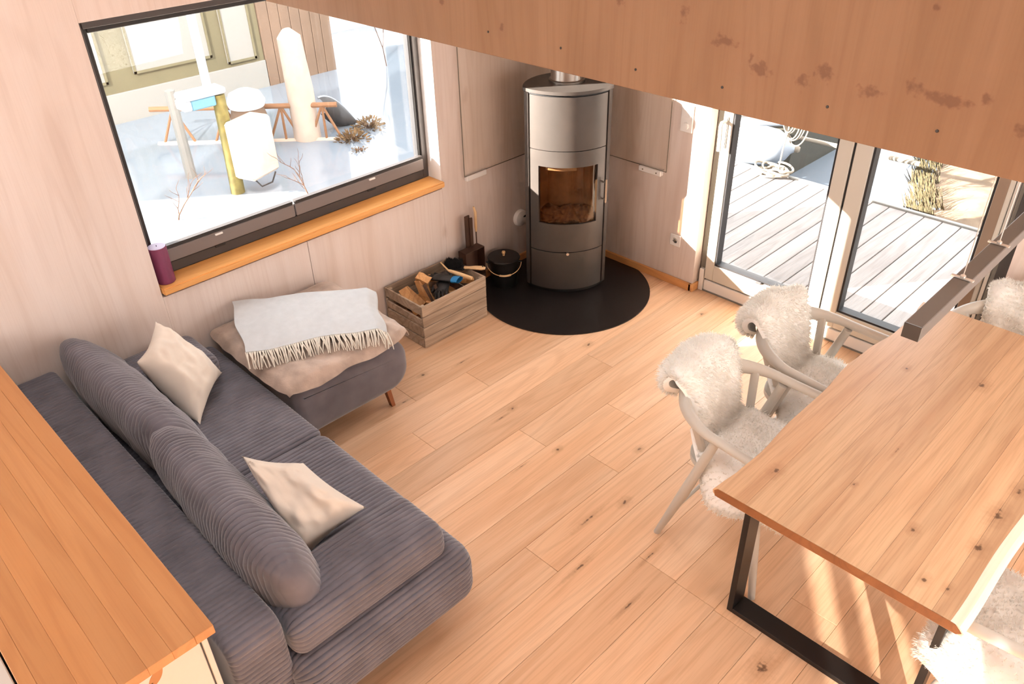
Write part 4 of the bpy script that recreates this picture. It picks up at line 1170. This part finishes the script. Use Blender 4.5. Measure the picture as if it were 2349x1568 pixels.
# neighbouring cabin
CBX = -6.65
cb = thing('neighbour_cabin', 'olive cabin with large pale panels seen through the left window', 'building', (-7.4, -1, -.4))
part(B().box(CBX-1.6, CBX, -5, 1.30, 0, 3.0), 'wall', M['cabinwall'], cb, smooth=False)
part(B().box(CBX-1.6, CBX+.03, -5, 1.30, -.5, 0, .005), 'plinth', M['cabinpanel'], cb, smooth=False)
for (y0, y1, z0, z1) in ((-2.2, -.80, .13, 2.6), (-.47, .56, .18, 2.6), (.76, 1.18, .05, 2.6)):
    fr_ = part(B().box(CBX, CBX+.03, y0, y1, z0, z1, .01), 'window_panel', M['cabinpanel'], cb, smooth=False)
    b = B()
    for q in ((y0, y0+.03, z0, z1), (y1-.03, y1, z0, z1), (y0, y1, z0, z0+.03)): b.box(CBX+.03, CBX+.04, q[0]-0, q[1], q[2], q[3])
    o = part(b, 'panel_rim', M['cabinwall'], fr_, smooth=False); o.location = (0, 0, 0)
sd_ = thing('brown_shed', 'brown boarded shed behind the thick pale column', 'shed', (-7.4, 1.9, -.4))
for i in range(7):
    part(B().box(CBX-.02, CBX+.03, 1.31+.157*i, 1.46+.157*i, -.42, 2.8, .006), 'board', M['brownwall'], sd_, smooth=False)
part(B().box(CBX-1.6, CBX-.02, 1.31, 2.40, -.5, 2.8), 'side_wall', M['brownwall'], sd_, smooth=False)
# railing with rusty struts
rl = thing('dock_railing', 'rusty lattice railing in front of the neighbouring cabin', 'railing', (-5.0, 0, -.4))
r0, r1 = Vector((-5.36, -.62, .05)), Vector((-4.07, .71, .05))
r0 = Vector((-5.55, -.80, .05))
zb = Vector((0, 0, -.42))
part(B().tube([r0, r1], .030, 8), 'rail', M['truss'], rl)
part(B().tube([r0+zb, r1+zb], .045, 8), 'rail', M['pile'], rl)
for t in (.12, .40, .70, .92):
    c_ = r0.lerp(r1, t)
    for dt in (-.09, 0, .09):
        part(B().tube([c_, r0.lerp(r1, t+dt)+zb], .016, 6), 'strut', M['truss'], rl)
# mossy pile with a pale fender box, blue box, pole
mp = thing('mossy_pile', 'mossy mooring pile with a pale fender box outside the window', 'mooring pile', (-3.55, -.87, -.4))
part(B().tube([(-3.56, -.90, -.6), (-3.56, -.88, .10), (-3.57, -.87, .62)], [.070, .065, .060], 14), 'pile', M['moss'], mp)
RM = Matrix.Translation((-3.44, -.70, .10)) @ Matrix.Rotation(.35, 4, 'Z')
part(B().box(-.13, .13, -.20, .20, -.28, .28, .03, M=RM), 'fender_box', M['pile'], mp)
part(B().tube([(-3.36, -.80, -.17), (-3.33, -.74, -.27), (-3.33, -.62, -.26), (-3.34, -.56, -.17)], .008, 6), 'rope_loop', M['black'], mp)
bx = thing('blue_box', 'blue and white box fixed to the white pole outside', 'box', (-3.6, -1.0, .6))
part(B().box(-3.66, -3.50, -1.17, -.93, .545, .640, .010), 'body', M['boxblue'], bx)
part(B().box(-3.68, -3.48, -1.24, -.82, .64, .70, .015), 'lid', M['fender'], bx)
part(B().box(-3.67, -3.49, -1.25, -1.17, .55, .64, .012), 'end_cap', M['fender'], bx)
wp = tag(B().tube([(-3.58, -.95, .70), (-3.58, -.95, 2.8)], .040, 14).build('white_pole', M['fender'], None), 'straight white pole rising above the blue box', 'pole')
pp = tag(B().tube([(-4.4, .47, -.7), (-4.4, .47, .2), (-4.4, .44, .78), (-4.4, .42, .86)], [.16, .15, .13, .05], 16).build('reflection_column', M['pile'], None), 'thick pale column standing in for a reflection in the window', 'mooring pile')  # solid shape standing in for a pinkish reflection in the pane
pq = tag(B().tube([(-4.3, -1.02, -.7), (-4.3, -1.02, .55)], [.06, .05], 10).build('mooring_post', M['cabinpanel'], None), 'slim pale mooring post left of the mossy pile', 'post')
ba = thing('snowy_barrel', 'round snow capped barrel behind the mossy pile', 'barrel', (-4.6, -.1, -.4))
part(B().lathe([(.17, 0), (.20, .2), (.20, .4), (.17, .52)], 20, (-4.6, -.10, -.4)), 'barrel', M['brownwall'], ba)
part(B().lathe([(.19, .515), (.21, .57), (.17, .66), (.08, .70), (.01, .71)], 20, (-4.6, -.10, -.4)), 'snow_cap', M['snow'], ba)
# small dark dinghy
dg = thing('dark_dinghy', 'small charcoal dinghy turned on its side by the bushes', 'dinghy', (-4.5, .9, -.36))
def dgf(u, v):
    a = PI*(v-.5); w = .15*math.sin(PI*min(1, u*.85+.12))**.6
    return (-4.5+.14*math.cos(a), .74+.40*u, -.06+w*math.sin(a)*1.1-.26*u)
part(B().grid(dgf, 20, 14), 'hull', M['grey'], dg)
part(B().tube([dgf(i/10, 1) for i in range(11)], .014, 6), 'gunwale', M['fender'], dg)
def bush(loc, r, lab, seed, n=260):
    q = random.Random(seed); b = B()
    for i in range(n):
        a = q.uniform(0, 2*PI); el = q.uniform(-.1, 1.2); rr_ = r*q.uniform(.3, 1)
        p = Vector((math.cos(a)*math.cos(el), math.sin(a)*math.cos(el), math.sin(el)*.6))*rr_
        d = p.normalized()*r*.22
        sd = d.cross(Vector((q.uniform(-1, 1), q.uniform(-1, 1), q.uniform(-1, 1)))).normalized()*r*.06
        b.faces([p-sd, p+sd, p+d+sd*.5, p+d-sd*.5], [(0, 1, 2, 3)])
    t = thing('dry_bush', lab, 'bush', loc)
    b.build('foliage', M['bush'], t, False, kind='stuff')
    b = B()
    for i in range(7):
        a = q.uniform(0, 6.3); b.tube([(0, 0, 0), (math.cos(a)*r*.4, math.sin(a)*r*.4, r*.45)], [.014, .005], 5)
    b.build('stems', M['bark'], t)
bush((-3.95, .78, -.38), .20, 'low dry orange bush at the foot of the pale column', 1)
bush((-4.15, 1.16, -.37), .20, 'dry yellowish bush below the dark dinghy', 2)
bush((-3.6, .62, -.38), .11, 'small dry tuft nearest the window frame', 3, 140)
ws = thing('white_shed', 'sunlit white shed wall right of the brown shed', 'shed', (-9.0, 4.6, -.36))
part(B().box(-9.6, -8.6, 3.4, 6.2, -.4, 3.0), 'wall', M['snow'], ws, smooth=False)
part(B().box(-8.6, -8.55, 4.75, 5.7, .1, 2.4, .01), 'dark_window', M['grey'], ws, smooth=False)
# bare twigs in front of the window
def twig(base, seed, lab, ln=.6):
    q = random.Random(seed); t = thing('bare_twig', lab, 'twig', base)
    b = B()
    def br(p, d, l, r, dep):
        pts = [p]; cur = Vector(p)
        for i in range(4):
            d = (d+Vector((q.uniform(-.3, .3), q.uniform(-.3, .3), q.uniform(-.1, .2)))).normalized(); cur = cur+d*l/4; pts.append(cur.copy())
        b.tube(pts, [r, r*.85, r*.7, r*.6, r*.4], 5)
        if dep:
            for i in (1, 2, 3, 4):
                br(pts[i], (d+Vector((q.uniform(-1, 1), q.uniform(-1, 1), q.uniform(-.2, .6)))).normalized(), l*.55, r*.6, dep-1)
    br(Vector((0, 0, 0)), Vector((.1, q.uniform(-.5, .5), 1)), ln, .008, 2)
    b.build('stem', M['bark'], t)
twig((-3.4, -1.62, -.41), 5, 'bare twig sticking out of the snow at the left of the window', .45)
twig((-2.95, -.45, -.41), 9, 'bare twig standing below the white fender board', .35)
twig((-6.2, 3.0, -.38), 14, 'tall bare shrub in front of the white shed', 1.3)
